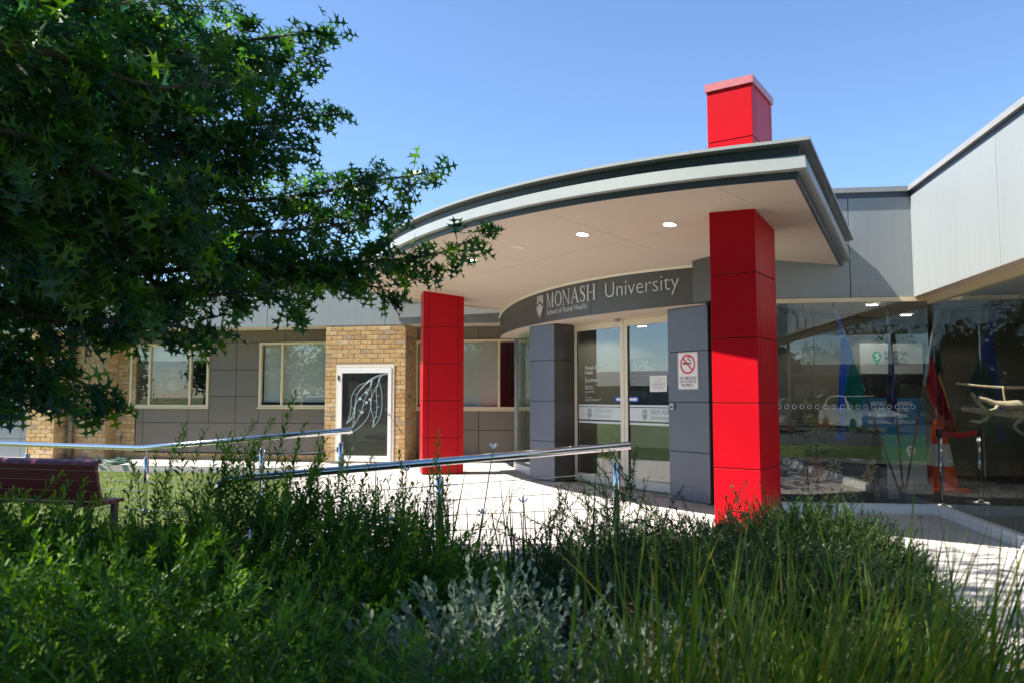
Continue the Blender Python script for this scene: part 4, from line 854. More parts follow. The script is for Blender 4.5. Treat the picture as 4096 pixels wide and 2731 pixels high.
# ---------------------------------------------------------------- things inside the glazed wing
def star_petals(c, u, v, r, n=9, w=.28, inner=.12):
    """daisy petals in the plane u, v"""
    vs, fs = [], []; c, u, v = Vector(c), Vector(u), Vector(v)
    for k in range(n):
        t = 2 * math.pi * k / n; d = u * math.cos(t) + v * math.sin(t); s_ = u * -math.sin(t) + v * math.cos(t); b = len(vs)
        vs += [c + d * r * inner, c + d * r * .6 + s_ * r * w * .5, c + d * r, c + d * r * .6 - s_ * r * w * .5]; fs.append((b, b + 1, b + 2, b + 3))
    return vs, fs
def flag(base, top, zb, label, zones, sleeve=.8, w=.55):
    t = thing('flag', label, 'flag', base, 'flags on leaning poles behind the glass')
    b, tp = Vector(base), Vector(top); MB().tube([b, tp], .013, 10).build('pole', 'pole', t, True)
    MB().lathe(tuple(tp), [(.001, .07), (.012, .05), (.022, .03), (.012, .012), (.016, 0)], 12).build('finial', 'black', t)
    d = (b - tp); L = d.length; d.normalize(); NU, NV = 22, 26; sg = 1 if d.x >= 0 else -1
    def P(u, v):
        s0 = tp + d * (.05 + u * sleeve); z1 = zb + .12 * u; z = s0.z + (z1 - s0.z) * v
        x = s0.x + (tp.x + d.x * .35 - s0.x) * min(1, v * 1.2) * .55 - sg * w * .35 * math.sin(u * 3.1) * v
        return (x + .012 * math.sin(u * 17 + v * 5), s0.y - .04 - .045 * math.sin(u * 13 + v * 2) * (.3 + v), z)
    for mt, u0, u1, v0, v1 in zones:
        mb = MB(); n1, n2 = max(2, int(NU * (u1 - u0))), max(2, int(NV * (v1 - v0)))
        vs = [P(u0 + (u1 - u0) * i / n1, v0 + (v1 - v0) * j / n2) for i in range(n1 + 1) for j in range(n2 + 1)]
        mb.add(vs, [(i * (n2 + 1) + j, i * (n2 + 1) + j + 1, (i + 1) * (n2 + 1) + j + 1, (i + 1) * (n2 + 1) + j) for i in range(n1) for j in range(n2)]); mb.build('cloth', mt, t, True)
    MB().tube([tp + d * .05, tp + d * (.05 + sleeve)], .02, 10).build('sleeve', 'flagsky', t, True)
st = thing('flag_stand', 'low black metal stand holding three flag poles', 'stand', (4.55, 9.0, .012))
for k in range(4): a = k * math.pi / 2 + .5; MB().tube([(4.55, 9.0, .08), (4.55 + .13 * math.cos(a), 9 + .13 * math.sin(a), .05), (4.55 + .22 * math.cos(a), 9 + .22 * math.sin(a), .02)], .012, 8).build('leg', 'blackm', st)
MB().tube([(4.55, 9.0, .03), (4.55, 9.0, .22)], .035, 12).build('socket', 'blackm', st)
flag((4.53, 9.0, .1), (3.82, 9.02, 2.33), .74, 'blue and green flag on the leftmost leaning pole', [('flagblue', 0, .55, 0, .72), ('flaggreen', .55, 1, 0, 1), ('flagblue', 0, .3, .72, 1), ('flaggreen', .3, .55, .72, 1)], 1.0)
flag((4.55, 8.98, .1), (4.44, 9.0, 2.37), .95, 'navy flag with red and white corner on the middle pole', [('flagred', 0, .35, 0, .12), ('flagsky', 0, .35, .12, .17), ('flagred', 0, .35, .17, .23), ('flagnavy', 0, .35, .23, 1), ('flagnavy', .35, 1, 0, 1)], .85, .3)
flag((4.57, 9.0, .1), (5.06, 9.02, 2.32), .80, 'black, red and yellow flag on the rightmost leaning pole', [('flagblack', 0, .45, 0, .5), ('flagred', .0, .45, .5, 1), ('flagyellow', .45, .6, .3, .75), ('flagred', .45, 1, .75, 1), ('flagred', .6, 1, 0, .75), ('flagblack', .45, .6, 0, .3)], .9)
b2 = thing('pull_up_banner', 'white and blue pull-up banner about medical training behind the flags', 'banner', (4.97, 10.0, .012))
B2 = Plane((4.56, 10.0), (1, 0), (0, -1)); W2 = .82
for mt, z0, z1 in [('bannerwhite', .13, .43), ('teal', .43, .76), ('bannerblue', .76, 1.24), ('blackm', 1.24, 1.56), ('bannerwhite', 1.56, 1.955)]: B2.part('sheet', mt, b2, 0, W2, z0 + .0005, z1, -.004, 0)
B2.part('base', 'steelb', b2, -.03, W2 + .03, .012, .13, -.08, .08)
for txt, z, s_, a, mt in [('REGIONAL', 1.80, .075, .32, 'navy'), ('MEDICAL', 1.735, .075, .32, 'navy'), ('TRAINING', 1.67, .075, .32, 'navy'), ('MEDICAL TRAINING', 1.15, .068, .12, 'whiteink'), ('OPPORTUNITIES', 1.07, .068, .17, 'whiteink'), ('IN SOUTHERN', .99, .068, .2, 'whiteink'), ('REGIONAL AUSTRALIA', .91, .068, .08, 'whiteink')]:
    flat_text(txt, B2, a, z, s_, .002, b2, 'lettering', mt, .001, .88)
for z, mt in ((1.66, 'teal'), (.44, 'whiteink')):
    cx_ = .22 if z > 1 else .62; pin = [(cx_ + .06 * math.cos(R_(t)), z + .13 + .06 * math.sin(R_(t))) for t in range(-30, 211, 20)] + [(cx_, z)]
    lay(MB(), pin, [tuple(range(len(pin)))], lambda a, b: B2.p(a, b, .003)).build('pin_mark', mt, b2)
    vs, fs = ribbon2(spl([(cx_ + .03, z + .16), (cx_ - .02, z + .14), (cx_ + .025, z + .115), (cx_ - .015, z + .085)]), .014); lay(MB(), vs, fs, lambda a, b: B2.p(a, b, .0045)).build('pin_curve', 'whiteink' if z > 1 else 'ink', b2)
cn = thing('traffic_cone', 'tall orange traffic cone with a white band behind the glass', 'cone', (5.75, 10.35, .012))
MB().lathe((5.75, 10.35, .012), [(.215, .04), (.165, .33)], 28).build('lower_cone', 'orange', cn, True); MB().lathe((5.75, 10.35, .012), [(.165, .33), (.115, .62)], 28).build('white_band', 'reflect', cn, True); MB().lathe((5.75, 10.35, .012), [(.115, .62), (.06, .93), (.045, .94), (.001, .94)], 28).build('upper_cone', 'orange', cn, True)
MB().box(5.5, 6.0, 10.1, 10.6, .012, .052).build('base', 'orange', cn)
for (x, y), lb in [((4.92, 8.85), 'chrome queue post nearest the glass corner'), ((5.55, 9.15), 'chrome queue post with the red belt end, beside the traffic cone')]:
    q = thing('queue_post', lb, 'post', (x, y, .012), 'queue posts behind the glass')
    MB().lathe((x, y, .012), [(.16, 0), (.16, .012), (.03, .03), (.024, .04)], 24).build('base', 'steelb', q, True); MB().tube([(x, y, .05), (x, y, .82)], .024, 14).build('pole', 'steel', q, True); MB().lathe((x, y, .80), [(.03, 0), (.034, .01), (.034, .085), (.001, .09)], 16).build('head', 'black', q)
bl = MB(); bl.add([(5.52, 9.12, .81), (5.52, 9.12, .87), (4.96, 8.88, .80), (4.96, 8.88, .86), (5.25, 9.0, .78), (5.25, 9.0, .84)], [(0, 4, 5, 1), (4, 2, 3, 5)])
tag(bl.build('queue_belt', 'belt'), 'red retractable belt strung between the two queue posts', 'belt')
# driftwood with a carved animal
dw = thing('driftwood_sculpture', 'pale driftwood sculpture with a carved animal lying on it', 'sculpture', (5.35, 7.9, .012))
MB().tube([(5.45, 7.95, .012), (5.42, 7.93, .45), (5.35, 7.88, 1.0)], [.09, .06, .045], 10).build('trunk', 'blackm', dw, True)
for pts, r in [([(4.72, 8.05, 1.13), (4.95, 8.0, 1.10), (5.25, 7.9, 1.07), (5.7, 7.75, 1.0), (6.1, 7.6, .95)], [.02, .035, .045, .04, .03]), ([(4.7, 8.1, 1.40), (5.0, 8.0, 1.36), (5.4, 7.9, 1.35), (5.9, 7.8, 1.37)], [.012, .014, .016, .012]), ([(4.95, 8.0, 1.10), (4.86, 8.02, 1.22), (4.80, 8.0, 1.30)], [.025, .022, .014]),
               ([(5.0, 8.0, 1.08), (4.86, 7.95, 1.0), (4.75, 7.95, 1.01)], [.02, .018, .01]), ([(5.3, 7.9, 1.06), (5.2, 7.95, .95), (5.35, 7.95, .84), (5.5, 7.9, .80)], [.02, .016, .014, .01]), ([(5.5, 7.8, 1.03), (5.6, 7.7, .93), (5.85, 7.7, .88)], [.02, .018, .01]), ([(5.1, 7.95, 1.37), (5.12, 7.95, 1.2), (5.2, 7.93, 1.1)], [.01, .01, .012])]:
    MB().tube(spl(pts, 4), list(np.interp(np.linspace(0, 1, len(spl(pts, 4))), np.linspace(0, 1, len(r)), r)), 8).build('branch', 'wood', dw, True)
an = thing('carved_animal', 'small carved pale wooden animal lying along the driftwood', 'carving', (5.2, 7.88, 1.12))
body = [(4.83, 7.98, 1.22), (4.87, 7.97, 1.235), (4.92, 7.96, 1.225), (5.0, 7.94, 1.19), (5.1, 7.91, 1.175), (5.2, 7.88, 1.18), (5.3, 7.86, 1.165), (5.4, 7.83, 1.13), (5.55, 7.8, 1.10), (5.75, 7.74, 1.08)]
MB().tube(body, [.012, .028, .026, .03, .042, .048, .045, .03, .014, .006], 10).build('body', 'wood', an, True)
for a_, b_, c_ in [((5.03, 7.93, 1.18), (4.98, 7.9, 1.13), (4.92, 7.9, 1.12)), ((5.05, 7.95, 1.17), (5.02, 7.99, 1.12), (4.95, 8.0, 1.1)), ((5.28, 7.85, 1.16), (5.33, 7.81, 1.11), (5.26, 7.8, 1.09)), ((5.3, 7.88, 1.15), (5.35, 7.92, 1.1), (5.28, 7.93, 1.08))]: MB().tube([a_, b_, c_], [.022, .015, .01], 8).build('leg', 'wood', an, True)
# tub armchair with daisies, plant, pots, black box
tc = thing('armchair', 'dark tub armchair printed with orange and yellow daisies', 'armchair', (4.0, 9.45, .012))
MB().lathe((4.0, 9.45, .012), [(.001, .0), (.38, .0), (.42, .1), (.43, .42), (.40, .46), (.001, .47)], 28).build('seat', 'basket', tc, True)
bk = MB(); n = 26; prof = [(.44, .1), (.50, .45), (.50, .78), (.46, .86), (.40, .84), (.38, .47)]
bk.lathe((4.0, 9.45, .012), prof, n, R_(-10), R_(200)); bk.build('backrest', 'basket', tc, True)
for (ad, h, r, m_) in [(-150, .62, .13, 'petal'), (-168, .30, .11, 'petalr'), (-140, .36, .13, 'petal'), (-118, .48, .1, 'petaly'), (-95, .2, .12, 'petaly'), (-60, .62, .12, 'petaly'), (-70, .3, .11, 'petaly'), (-125, .1, .1, 'petalr'), (-45, .12, .1, 'petaly')]:
    t = R_(ad); rr_ = .445 + .005; c = (4.0 + rr_ * math.cos(t), 9.45 + rr_ * math.sin(t), .012 + min(h, .42)); u = (-math.sin(t), math.cos(t), 0)
    MB().add(*star_petals(c, u, (0, 0, 1), r)).build('daisy_print', m_, tc)
def palm(cx, cy, z0, n, L, label, potz, par=None):
    t = thing('potted_palm', label, 'plant', (cx, cy, potz))
    MB().lathe((cx, cy, potz), [(.001, 0), (.12, 0), (.17, .15), (.19, z0 - potz), (.17, z0 - potz), (.16, z0 - potz - .03), (.001, z0 - potz - .03)], 24).build('pot', 'black', t, True)
    A = []; stems = MB()
    for i in range(n):
        a = random.uniform(0, 6.28); el = random.uniform(.5, 1.35); l = L * random.uniform(.6, 1); p = Vector((cx, cy, z0 - .03)); pts = [p.copy()]; d = Vector((math.cos(a) * math.cos(el), math.sin(a) * math.cos(el), math.sin(el)))
        for k in range(9):
            p = p + d * l / 9; d = (d + Vector((0, 0, -.13))).normalized(); pts.append(p.copy())
        stems.tube(pts, .004, 4)
        for k in range(3, 10):
            dd = (pts[k] - pts[k - 1]).normalized(); sd = dd.cross(Vector((0, 0, 1))).normalized()
            for s_ in (-1, 1): A.append((pts[k], dd * .5 + sd * s_ + Vector((0, 0, -.15)), .26 * l))
    stems.build('stems', 'stemgreen', t)
    P = np.array([a[0] for a in A]); D = np.array([a[1] for a in A]); S_ = np.array([a[2] for a in A])
    scatter('fronds', [(0, 0, 0), (.45, .05, -.03), (1, 0, -.16), (.45, -.05, -.03)], [(0, 1, 2, 3)], frames(P, D, RNG.uniform(-.3, .3, len(P)), S_), 'palm', t)
palm(3.36, 9.35, .55, 22, 1.15, 'green potted palm in a black pot behind the first glass pane', .012)
x_, y_ = PORTAL.p(-1.35, 0, 5.75)[:2]; palm(x_, y_, .42, 14, .85, 'spiky potted plant just inside the left sliding door', .003)
bb = thing('black_box_table', 'small black box table with a folder on top behind the glass', 'table', (4.42, 9.7, .012)); MB().box(4.2, 4.62, 9.5, 9.9, .012, .46).build('box', 'blackm', bb); MB().box(4.22, 4.52, 9.52, 9.74, .461, .485).build('folder', 'paper', bb)
po = thing('ochre_planter', 'square ochre planter with grass behind the armchair', 'planter', (4.05, 10.6, .012)); MB().prism([(3.75, 10.45), (4.4, 10.45), (4.4, 10.9), (3.75, 10.9)], .012, .95).build('planter', 'ochre', po)
k = 130; P = np.c_[RNG.uniform(3.8, 4.35, k), RNG.uniform(10.5, 10.85, k), np.full(k, .94)]; D = np.c_[RNG.normal(0, .35, k), RNG.normal(0, .35, k), np.ones(k)]
scatter('grass_tuft', [(0, .008, 0), (0, -.008, 0), (.6, -.006, .03), (.6, .006, .03), (1, 0, .12)], [(0, 1, 2, 3), (3, 2, 4)], frames(P, D, RNG.uniform(0, 6, k), RNG.uniform(.25, .5, k)), 'blade', po)
sc_ = thing('room_screen', 'dusty red low screen behind the potted palm', 'screen', (3.5, 10.0, .012)); MB().box(3.1, 3.9, 9.98, 10.02, .012, .86).build('panel', 'pink', sc_)
for x in (3.12, 3.5, 3.88): MB().box(x - .02, x + .02, 9.96, 10.04, .0125, .9).build('post', 'steelb', sc_)

# ---------------------------------------------------------------- oak tree
half = [(0, .006), (.18, .025), (.25, .06), (.17, .28), (.31, .12), (.35, .04), (.44, .035), (.50, .12), (.44, .47), (.56, .24), (.66, .36), (.63, .12), (.66, .045), (.75, .04), (.80, .10), (.85, .27), (.88, .10), (.92, .04), (1.06, 0)]
OV = [(x, w, .35 * w - .2 * x * x) for x, w in half] + [(x, -w, .35 * w - .2 * x * x) for x, w in half[:-1]] + [(x, 0, -.2 * x * x) for x in (.0, .3, .6)]
nh = len(half); OV = [(-.22, 0, .02)] + OV                                      # petiole tip first
i0 = 1; mid = [1 + nh + nh - 1 + k for k in range(3)]
OF = [tuple([mid[0]] + [i0 + k for k in range(nh)] + [mid[2], mid[1]]), tuple([mid[0], mid[1], mid[2], i0 + nh - 1] + [i0 + nh + k for k in range(nh - 2, -1, -1)]), (0, i0, mid[0]), (0, mid[0], i0 + nh)]
SV = [(0, 0, 0), (.35, .2, -.06), (.5, .08, -.03), (.7, .26, -.1), (1, 0, -.14), (.7, -.26, -.1), (.5, -.08, -.03), (.35, -.2, -.06)]; SF = [(0, 1, 2, 6, 7), (2, 3, 4, 5, 6)]
oak = thing('oak_tree', 'large shady pin oak overhanging the upper left', 'tree', (-5.4, 3.6, -.29))
MB().tube(spl([(-5.4, 3.6, -.3), (-5.35, 3.65, 1.2), (-5.2, 3.7, 2.6), (-4.9, 3.8, 4.4), (-4.6, 3.8, 6.6)]), list(np.linspace(.26, .07, 25)), 14).build('trunk', 'bark', oak, True)
BO = [[(-3.47, 5.5, 3.7), (-2.52, 5.2, 3.66), (-1.76, 5.2, 3.76), (-1.38, 5.3, 3.86)], [(-2.85, 5.0, 3.27), (-2.12, 5.0, 3.33), (-1.63, 5.2, 3.45), (-1.48, 5.3, 3.61)], [(-2.61, 4.6, 2.81), (-2.03, 4.8, 2.96), (-1.63, 5.2, 3.16), (-1.37, 5.4, 3.29)], [(-2.47, 4.6, 2.56), (-1.96, 5.0, 2.79), (-1.5, 5.2, 2.99)],
 [(-3.09, 5.2, 2.55), (-2.27, 5.4, 2.63), (-1.54, 5.6, 2.75), (-1.06, 5.6, 2.85), (-.67, 5.6, 2.91)], [(-2.96, 5.0, 2.26), (-2.07, 5.3, 2.39), (-1.35, 5.5, 2.49), (-.91, 5.5, 2.61)], [(-2.69, 4.8, 2.06), (-1.84, 5.1, 2.14), (-.98, 5.2, 2.18), (-.53, 5.2, 2.23), (-.27, 5.2, 2.34)],
 [(-2.72, 4.4, 1.89), (-2.05, 4.6, 1.86), (-1.59, 4.8, 1.92), (-1.37, 4.8, 1.86)], [(-1.66, 5.0, 2.15), (-1.16, 5.1, 2.05), (-.85, 5.1, 1.97)], [(-2.58, 4.0, 1.69), (-2.23, 4.2, 1.67), (-1.95, 4.4, 1.66), (-1.76, 4.4, 1.62)], [(-2.68, 4.0, 1.46), (-2.34, 4.0, 1.37), (-2.19, 4.1, 1.26)], [(-2.54, 3.8, 1.28), (-2.39, 3.9, 1.27), (-2.29, 4.0, 1.22)],
 [(-2.07, 3.0, 2.68), (-1.83, 3.2, 2.68), (-1.64, 3.4, 2.67), (-1.47, 3.6, 2.77)], [(-2.19, 3.2, 2.39), (-1.93, 3.4, 2.3), (-1.82, 3.8, 2.22), (-1.69, 4.2, 2.1)], [(-2.78, 4.0, 3.38), (-2.42, 4.0, 3.35), (-2.2, 4.3, 3.55)], [(-2.31, 3.4, 2.06), (-2.13, 3.6, 1.9), (-1.96, 3.9, 1.73)], [(-3.03, 4.4, 3.08), (-2.49, 4.6, 3.0), (-1.94, 4.8, 2.87), (-1.62, 5.0, 2.85)], [(-3.05, 4.6, 3.58), (-2.62, 4.8, 3.63), (-2.22, 5.0, 3.6), (-1.85, 5.1, 3.68)]]
RB_ = [.17, .17, .19, .19, .17, .18, .15, .17, .12, .14, .13, .10, .20, .22, .2, .2, .2, .2]
for _ in range(9):
    y_ = random.uniform(3.7, 6.2); z_ = 1.256 + y_ * random.uniform(.17, .55); x1 = -y_ * random.uniform(.36, .60); x0 = x1 - random.uniform(.7, 1.1)
    BO.append([(x0, y_ - .1, z_ + .1), ((x0 + x1) / 2, y_, z_ + .08), (x1, y_ + .1, z_ + random.uniform(-.15, .12))]); RB_.append(random.uniform(.2, .28))
limbs = MB(); LP, LD, LS = [], [], []
twigs = MB()
for bi, (bo, rad) in enumerate(zip(BO, RB_)):
    p0 = Vector(bo[0]); root_ = Vector((-5.0, 3.8, min(p0.z + .3, 5.0))); pts = [Vector(p) for p in spl([tuple(root_), tuple((root_ + p0) / 2 + Vector((0, 0, .15)))] + bo, 5)]
    rr_ = np.linspace(.032, .004, len(pts)); limbs.tube(pts, list(rr_), 6)
    cum = [0]
    for a_, b_ in zip(pts[:-1], pts[1:]): cum.append(cum[-1] + (b_ - a_).length)
    s_ = cum[-1] * .28
    while s_ <= cum[-1] + .001:
        i = min(len(pts) - 2, int(np.searchsorted(cum, s_)) - 1 if s_ > 0 else 0); i = max(i, 0); f = (s_ - cum[i]) / max(1e-6, cum[i + 1] - cum[i]); p = pts[i].lerp(pts[i + 1], f); ax = (pts[i + 1] - pts[i]).normalized()
        fr_ = s_ / cum[-1]; ra = rad * (1.15 - .75 * fr_ ** 2)
        for _ in range(2 if fr_ < .9 else 1):
            sd = Vector(RNG.normal(0, 1, 3)); sd = (sd - ax * sd.dot(ax) * .8); sd.normalize(); tip = p + sd * ra * random.uniform(.3, 1.25) + ax * random.uniform(.02, .16)
            twigs.tube([p, p.lerp(tip, .5) + Vector((0, 0, .01)), tip], [.003, .0025, .0015], 3, False)
            td = (tip - p).normalized()
            for q in range(random.randint(4, 6)):
                bp0 = p.lerp(tip, random.uniform(.45, 1.0)); ld = td * .7 + Vector(RNG.normal(0, .55, 3)) + ax * .35 + Vector((0, 0, -.28))
                LP.append(bp0 + ld.normalized() * .02); LD.append(ld); LS.append(random.uniform(.12, .175) if bi not in (12, 13, 15) else random.uniform(.14, .18))
        s_ += .040
limbs.build('limb', 'bark', oak, True); tw = twigs.build('twig', 'twig', oak)
LP, LD, LS = np.array(LP), np.array(LD), np.array(LS); A = frames(LP, LD, RNG.normal(0, .7, len(LP)), LS)
order = np.argsort(LP[:, 1] / LS); near, far_ = order[:300], order[300:]
crown = scatter('crown', OV, OF, A[far_], 'oak', oak); tag(crown, kind='stuff')
lm = bpy.data.meshes.new('leaf'); lm.from_pydata(OV, [], OF); lm.materials.append(M['oak'])
oo = off_of(crown)
for j in near:
    o = bpy.data.objects.new('leaf', lm); o.parent = crown; m4 = Matrix([[*A[j][r]] for r in range(3)] + [[0, 0, 0, 1]]); m4.translation -= oo; o.matrix_local = m4; COL.objects.link(o)
# the crown above and behind the viewer, whose shade covers the garden bed
n = 42000; cl = []
while len(cl) < 900:
    x, y, z = RNG.uniform(-8.5, 1.6), RNG.uniform(-2.5, 6.1), RNG.uniform(2.6, 8.6)
    if ((x + 3.7) / 5.4) ** 2 + ((y - 2.2) / 4.6) ** 2 + ((z - 5.0) / 3.6) ** 2 > 1: continue
    if z < 1.9 + .62 * max(y, 0) + .25 and x > -.72 * max(y, .3) - .6: continue       # clear of the view
    if x > .3 and z < 4.2: continue
    cl.append((x, y, z))
for _ in range(160): cl.append((RNG.uniform(-10.0, -6.3), RNG.uniform(6.2, 7.9), RNG.uniform(2.6, 5.6)))
cl = np.array(cl); P = cl[RNG.integers(0, len(cl), n)] + RNG.normal(0, .2, (n, 3)); keep = ~((P[:, 2] < 1.75 + .60 * np.maximum(P[:, 1], 0)) & (P[:, 0] > -.70 * np.maximum(P[:, 1], .3) - .25)); P = P[keep]
D = RNG.normal(0, 1, P.shape) + np.array([.2, 0, -.4]); tag(scatter('upper_crown', SV, SF, frames(P, D, RNG.normal(0, .8, len(P)), RNG.uniform(.12, .17, len(P))), 'oak', oak), kind='stuff')
ul = MB()
for k in range(26):
    e = cl[RNG.integers(0, len(cl))]; s0 = Vector((-4.9, 3.8, random.uniform(3, 6))); ul.tube(spl([tuple(s0), tuple(s0.lerp(Vector(e), .5) + Vector((0, 0, .3))), tuple(e)], 5), list(np.linspace(.05, .008, 11)), 6)
ul.build('limb', 'bark', oak, True)

# ---------------------------------------------------------------- garden plants
def leafy(name, label, cat, loc, shoots, tv, tf, mat, stemmat, per, ln, sz, spread, stem_r=.0022, group=None, droop=0.0, ang=(.5, 1.0), part='foliage', tipmat=None):
    """a shrub made of leafy shoots: each shoot is (base, direction, length scale)"""
    t = thing(name, label, cat, loc, group); st_ = MB(); P, D, S_, R2, T = [], [], [], [], []
    for (b, d, l) in shoots:
        b = np.array(b, float); d = np.array(d, float); d /= np.linalg.norm(d); L = ln * l; pts = [b]; dd = d.copy()
        for k in range(5): pts.append(pts[-1] + dd * L / 5); dd = dd + RNG.normal(0, .07, 3) + np.array([0, 0, droop]); dd /= np.linalg.norm(dd)
        st_.tube(pts, [stem_r, stem_r, stem_r * .9, stem_r * .8, stem_r * .6, stem_r * .3], 3, False)
        n_ = max(4, int(per * l)); u = np.cross(d, [0.3, .9, .1]); u /= np.linalg.norm(u); v = np.cross(d, u)
        for k in range(n_):
            f = (k + .5) / n_; i = min(4, int(f * 5)); p = pts[i] + (pts[i + 1] - pts[i]) * (f * 5 - i); a = k * 2.4 + RNG.uniform(-.4, .4); tl = RNG.uniform(*ang) * (1.15 - .6 * f)
            dr = (pts[i + 1] - pts[i]); dr /= np.linalg.norm(dr); out = u * math.cos(a) + v * math.sin(a)
            P.append(p); D.append(dr * math.cos(tl) + out * math.sin(tl)); S_.append(sz * RNG.uniform(.7, 1.15) * (1 - .35 * f)); R2.append(RNG.normal(0, .4)); T.append(f > .62 and l > .8)
    st_.build('stems', stemmat, t); Ms = frames(np.array(P), np.array(D), np.array(R2), np.array(S_)); T = np.array(T)
    if tipmat: tag(scatter('new_growth', tv, tf, Ms[T], tipmat, t), kind='stuff'); Ms = Ms[~T]
    fo = scatter(part, tv, tf, Ms, mat, t); tag(fo, kind='stuff'); return t
SP = [(0, 0, 0), (.35, .10, .02), (.75, .14, .03), (1, 0, -.02), (.75, -.14, .03), (.35, -.10, .02), (.4, 0, -.02), (.75, 0, -.02)]
SPF = [(0, 1, 6), (1, 2, 7, 6), (2, 3, 7), (0, 6, 5), (6, 7, 4, 5), (7, 3, 4)]           # narrow spoon leaf
OVL = [(0, 0, 0), (.3, .24, .03), (.65, .27, .04), (.95, .12, .0), (1.02, 0, -.02), (.95, -.12, .0), (.65, -.27, .04), (.3, -.24, .03), (.5, 0, -.04)]
OVF = [(0, 1, 8), (1, 2, 8), (2, 3, 4, 8), (4, 5, 6, 8), (6, 7, 8), (7, 0, 8)]           # oval leaf
LAN = [(0, 0, 0), (.4, .15, .02), (1, 0, -.04), (.4, -.15, .02), (.45, 0, -.02)]; LANF = [(0, 1, 4), (1, 2, 4), (2, 3, 4), (3, 0, 4)]
NED = [(0, .06, 0), (0, -.06, 0), (1, 0, 0)]; NEDF = [(0, 1, 2)]
def mound(n, cx, cy, rx, ry, h, z0=-.03, up=1.0, shell=.45, jit=.3):
    """shoots through a mound: denser towards its surface"""
    out = []
    while len(out) < n:
        a, r = RNG.uniform(0, 6.283), math.sqrt(RNG.uniform(0, 1)); x, y = cx + rx * r * math.cos(a), cy + ry * r * math.sin(a); top = z0 + h * math.sqrt(max(0, 1 - r * r * .85))
        z = top - (top - z0) * abs(RNG.normal(0, shell)) * .7 - .12
        if z < z0: continue
        out.append(((x, y, z), (math.cos(a) * r * .75 + RNG.normal(0, jit), math.sin(a) * r * .75 + RNG.normal(0, jit), up), RNG.uniform(.6, 1.15)))
    return out
RT = np.random.default_rng(3)
# big bright shrub filling the lower left: three bushes
tall = [((-1.02, 3.3, .85), (.05, .0, 1), 1.55), ((-.98, 3.32, .75), (.2, 0, 1), 1.4), ((-.72, 3.6, .70), (.15, .1, 1), 1.1), ((-1.35, 3.2, .80), (-.1, 0, 1), 1.2), ((-.65, 3.5, .6), (.3, 0, 1), 1.0), ((-.5, 3.7, .55), (.1, 0, 1), 1.0), ((-1.2, 3.4, .75), (.1, .0, 1), 1.1), ((-.35, 3.6, .45), (.1, 0, 1), 1.0)]
tall += [((RT.uniform(-1.75, -.25), RT.uniform(3.1, 3.8), RT.uniform(.50, .72)), (RT.normal(.05, .15), 0, 1), RT.uniform(1.0, 1.6)) for _ in range(34)] + [((-1.22 + RT.normal(0, .045), 3.3 + RT.normal(0, .04), RT.uniform(.62, .85)), (RT.normal(.08, .12), 0, 1), RT.uniform(.9, 1.5)) for _ in range(12)] + [((-.92 + RT.normal(0, .04), 3.4 + RT.normal(0, .04), RT.uniform(.58, .75)), (RT.normal(.1, .12), 0, 1), RT.uniform(.9, 1.35)) for _ in range(8)]
leafy('green_shrub', 'tall upright green shrub in front of the nearer handrail', 'shrub', (-1.0, 3.5, -.03), mound(1150, -1.0, 3.55, .95, .75, .86, up=.75, jit=.5) + tall, SP, SPF, 'shrub', 'stemgreen', 36, .28, .048, 0, group='bright green shrubs at the lower left', tipmat='shrubtip', ang=(.75, 1.3))
leafy('green_shrub', 'broad green shrub in front of the burgundy bench', 'shrub', (-2.2, 3.2, -.03), mound(1150, -2.25, 3.2, .95, .9, .86, up=.75, jit=.5), SP, SPF, 'shrub', 'stemgreen', 34, .28, .050, 0, group='bright green shrubs at the lower left', tipmat='shrubtip', ang=(.75, 1.3))
leafy('green_shrub', 'nearest dark green shrub in the bottom left corner', 'shrub', (-1.15, 1.95, -.03), mound(1250, -1.1, 2.0, .98, .72, .90, up=.7, jit=.55), SP, SPF, 'shrub', 'stemgreen', 34, .24, .042, 0, group='bright green shrubs at the lower left', tipmat='shrubtip', ang=(.75, 1.3))
leafy('green_shrub', 'low green shrub at the bottom edge below the silver plant', 'shrub', (-.2, 1.75, -.03), mound(520, -.15, 1.8, .5, .42, .78, up=.7, jit=.5), SP, SPF, 'shrub', 'stemgreen', 32, .20, .036, 0, group='bright green shrubs at the lower left', tipmat='shrubtip', ang=(.75, 1.3))
# silver leaved plant
leafy('silver_shrub', 'silvery grey round leaved shrub at the bottom centre', 'shrub', (-.1, 2.55, -.03), mound(480, -.08, 2.6, .58, .55, .66, jit=.45), OVL, OVF, 'silver', 'stemgrey', 16, .22, .042, 0, .003, ang=(.6, 1.2))
leafy('silver_shrub', 'small silvery shrub behind the tussock grass', 'shrub', (.42, 2.5, -.03), mound(200, .5, 2.45, .32, .3, .62, jit=.5), OVL, OVF, 'silver', 'stemgrey', 14, .20, .038, 0, .003, ang=(.6, 1.2))
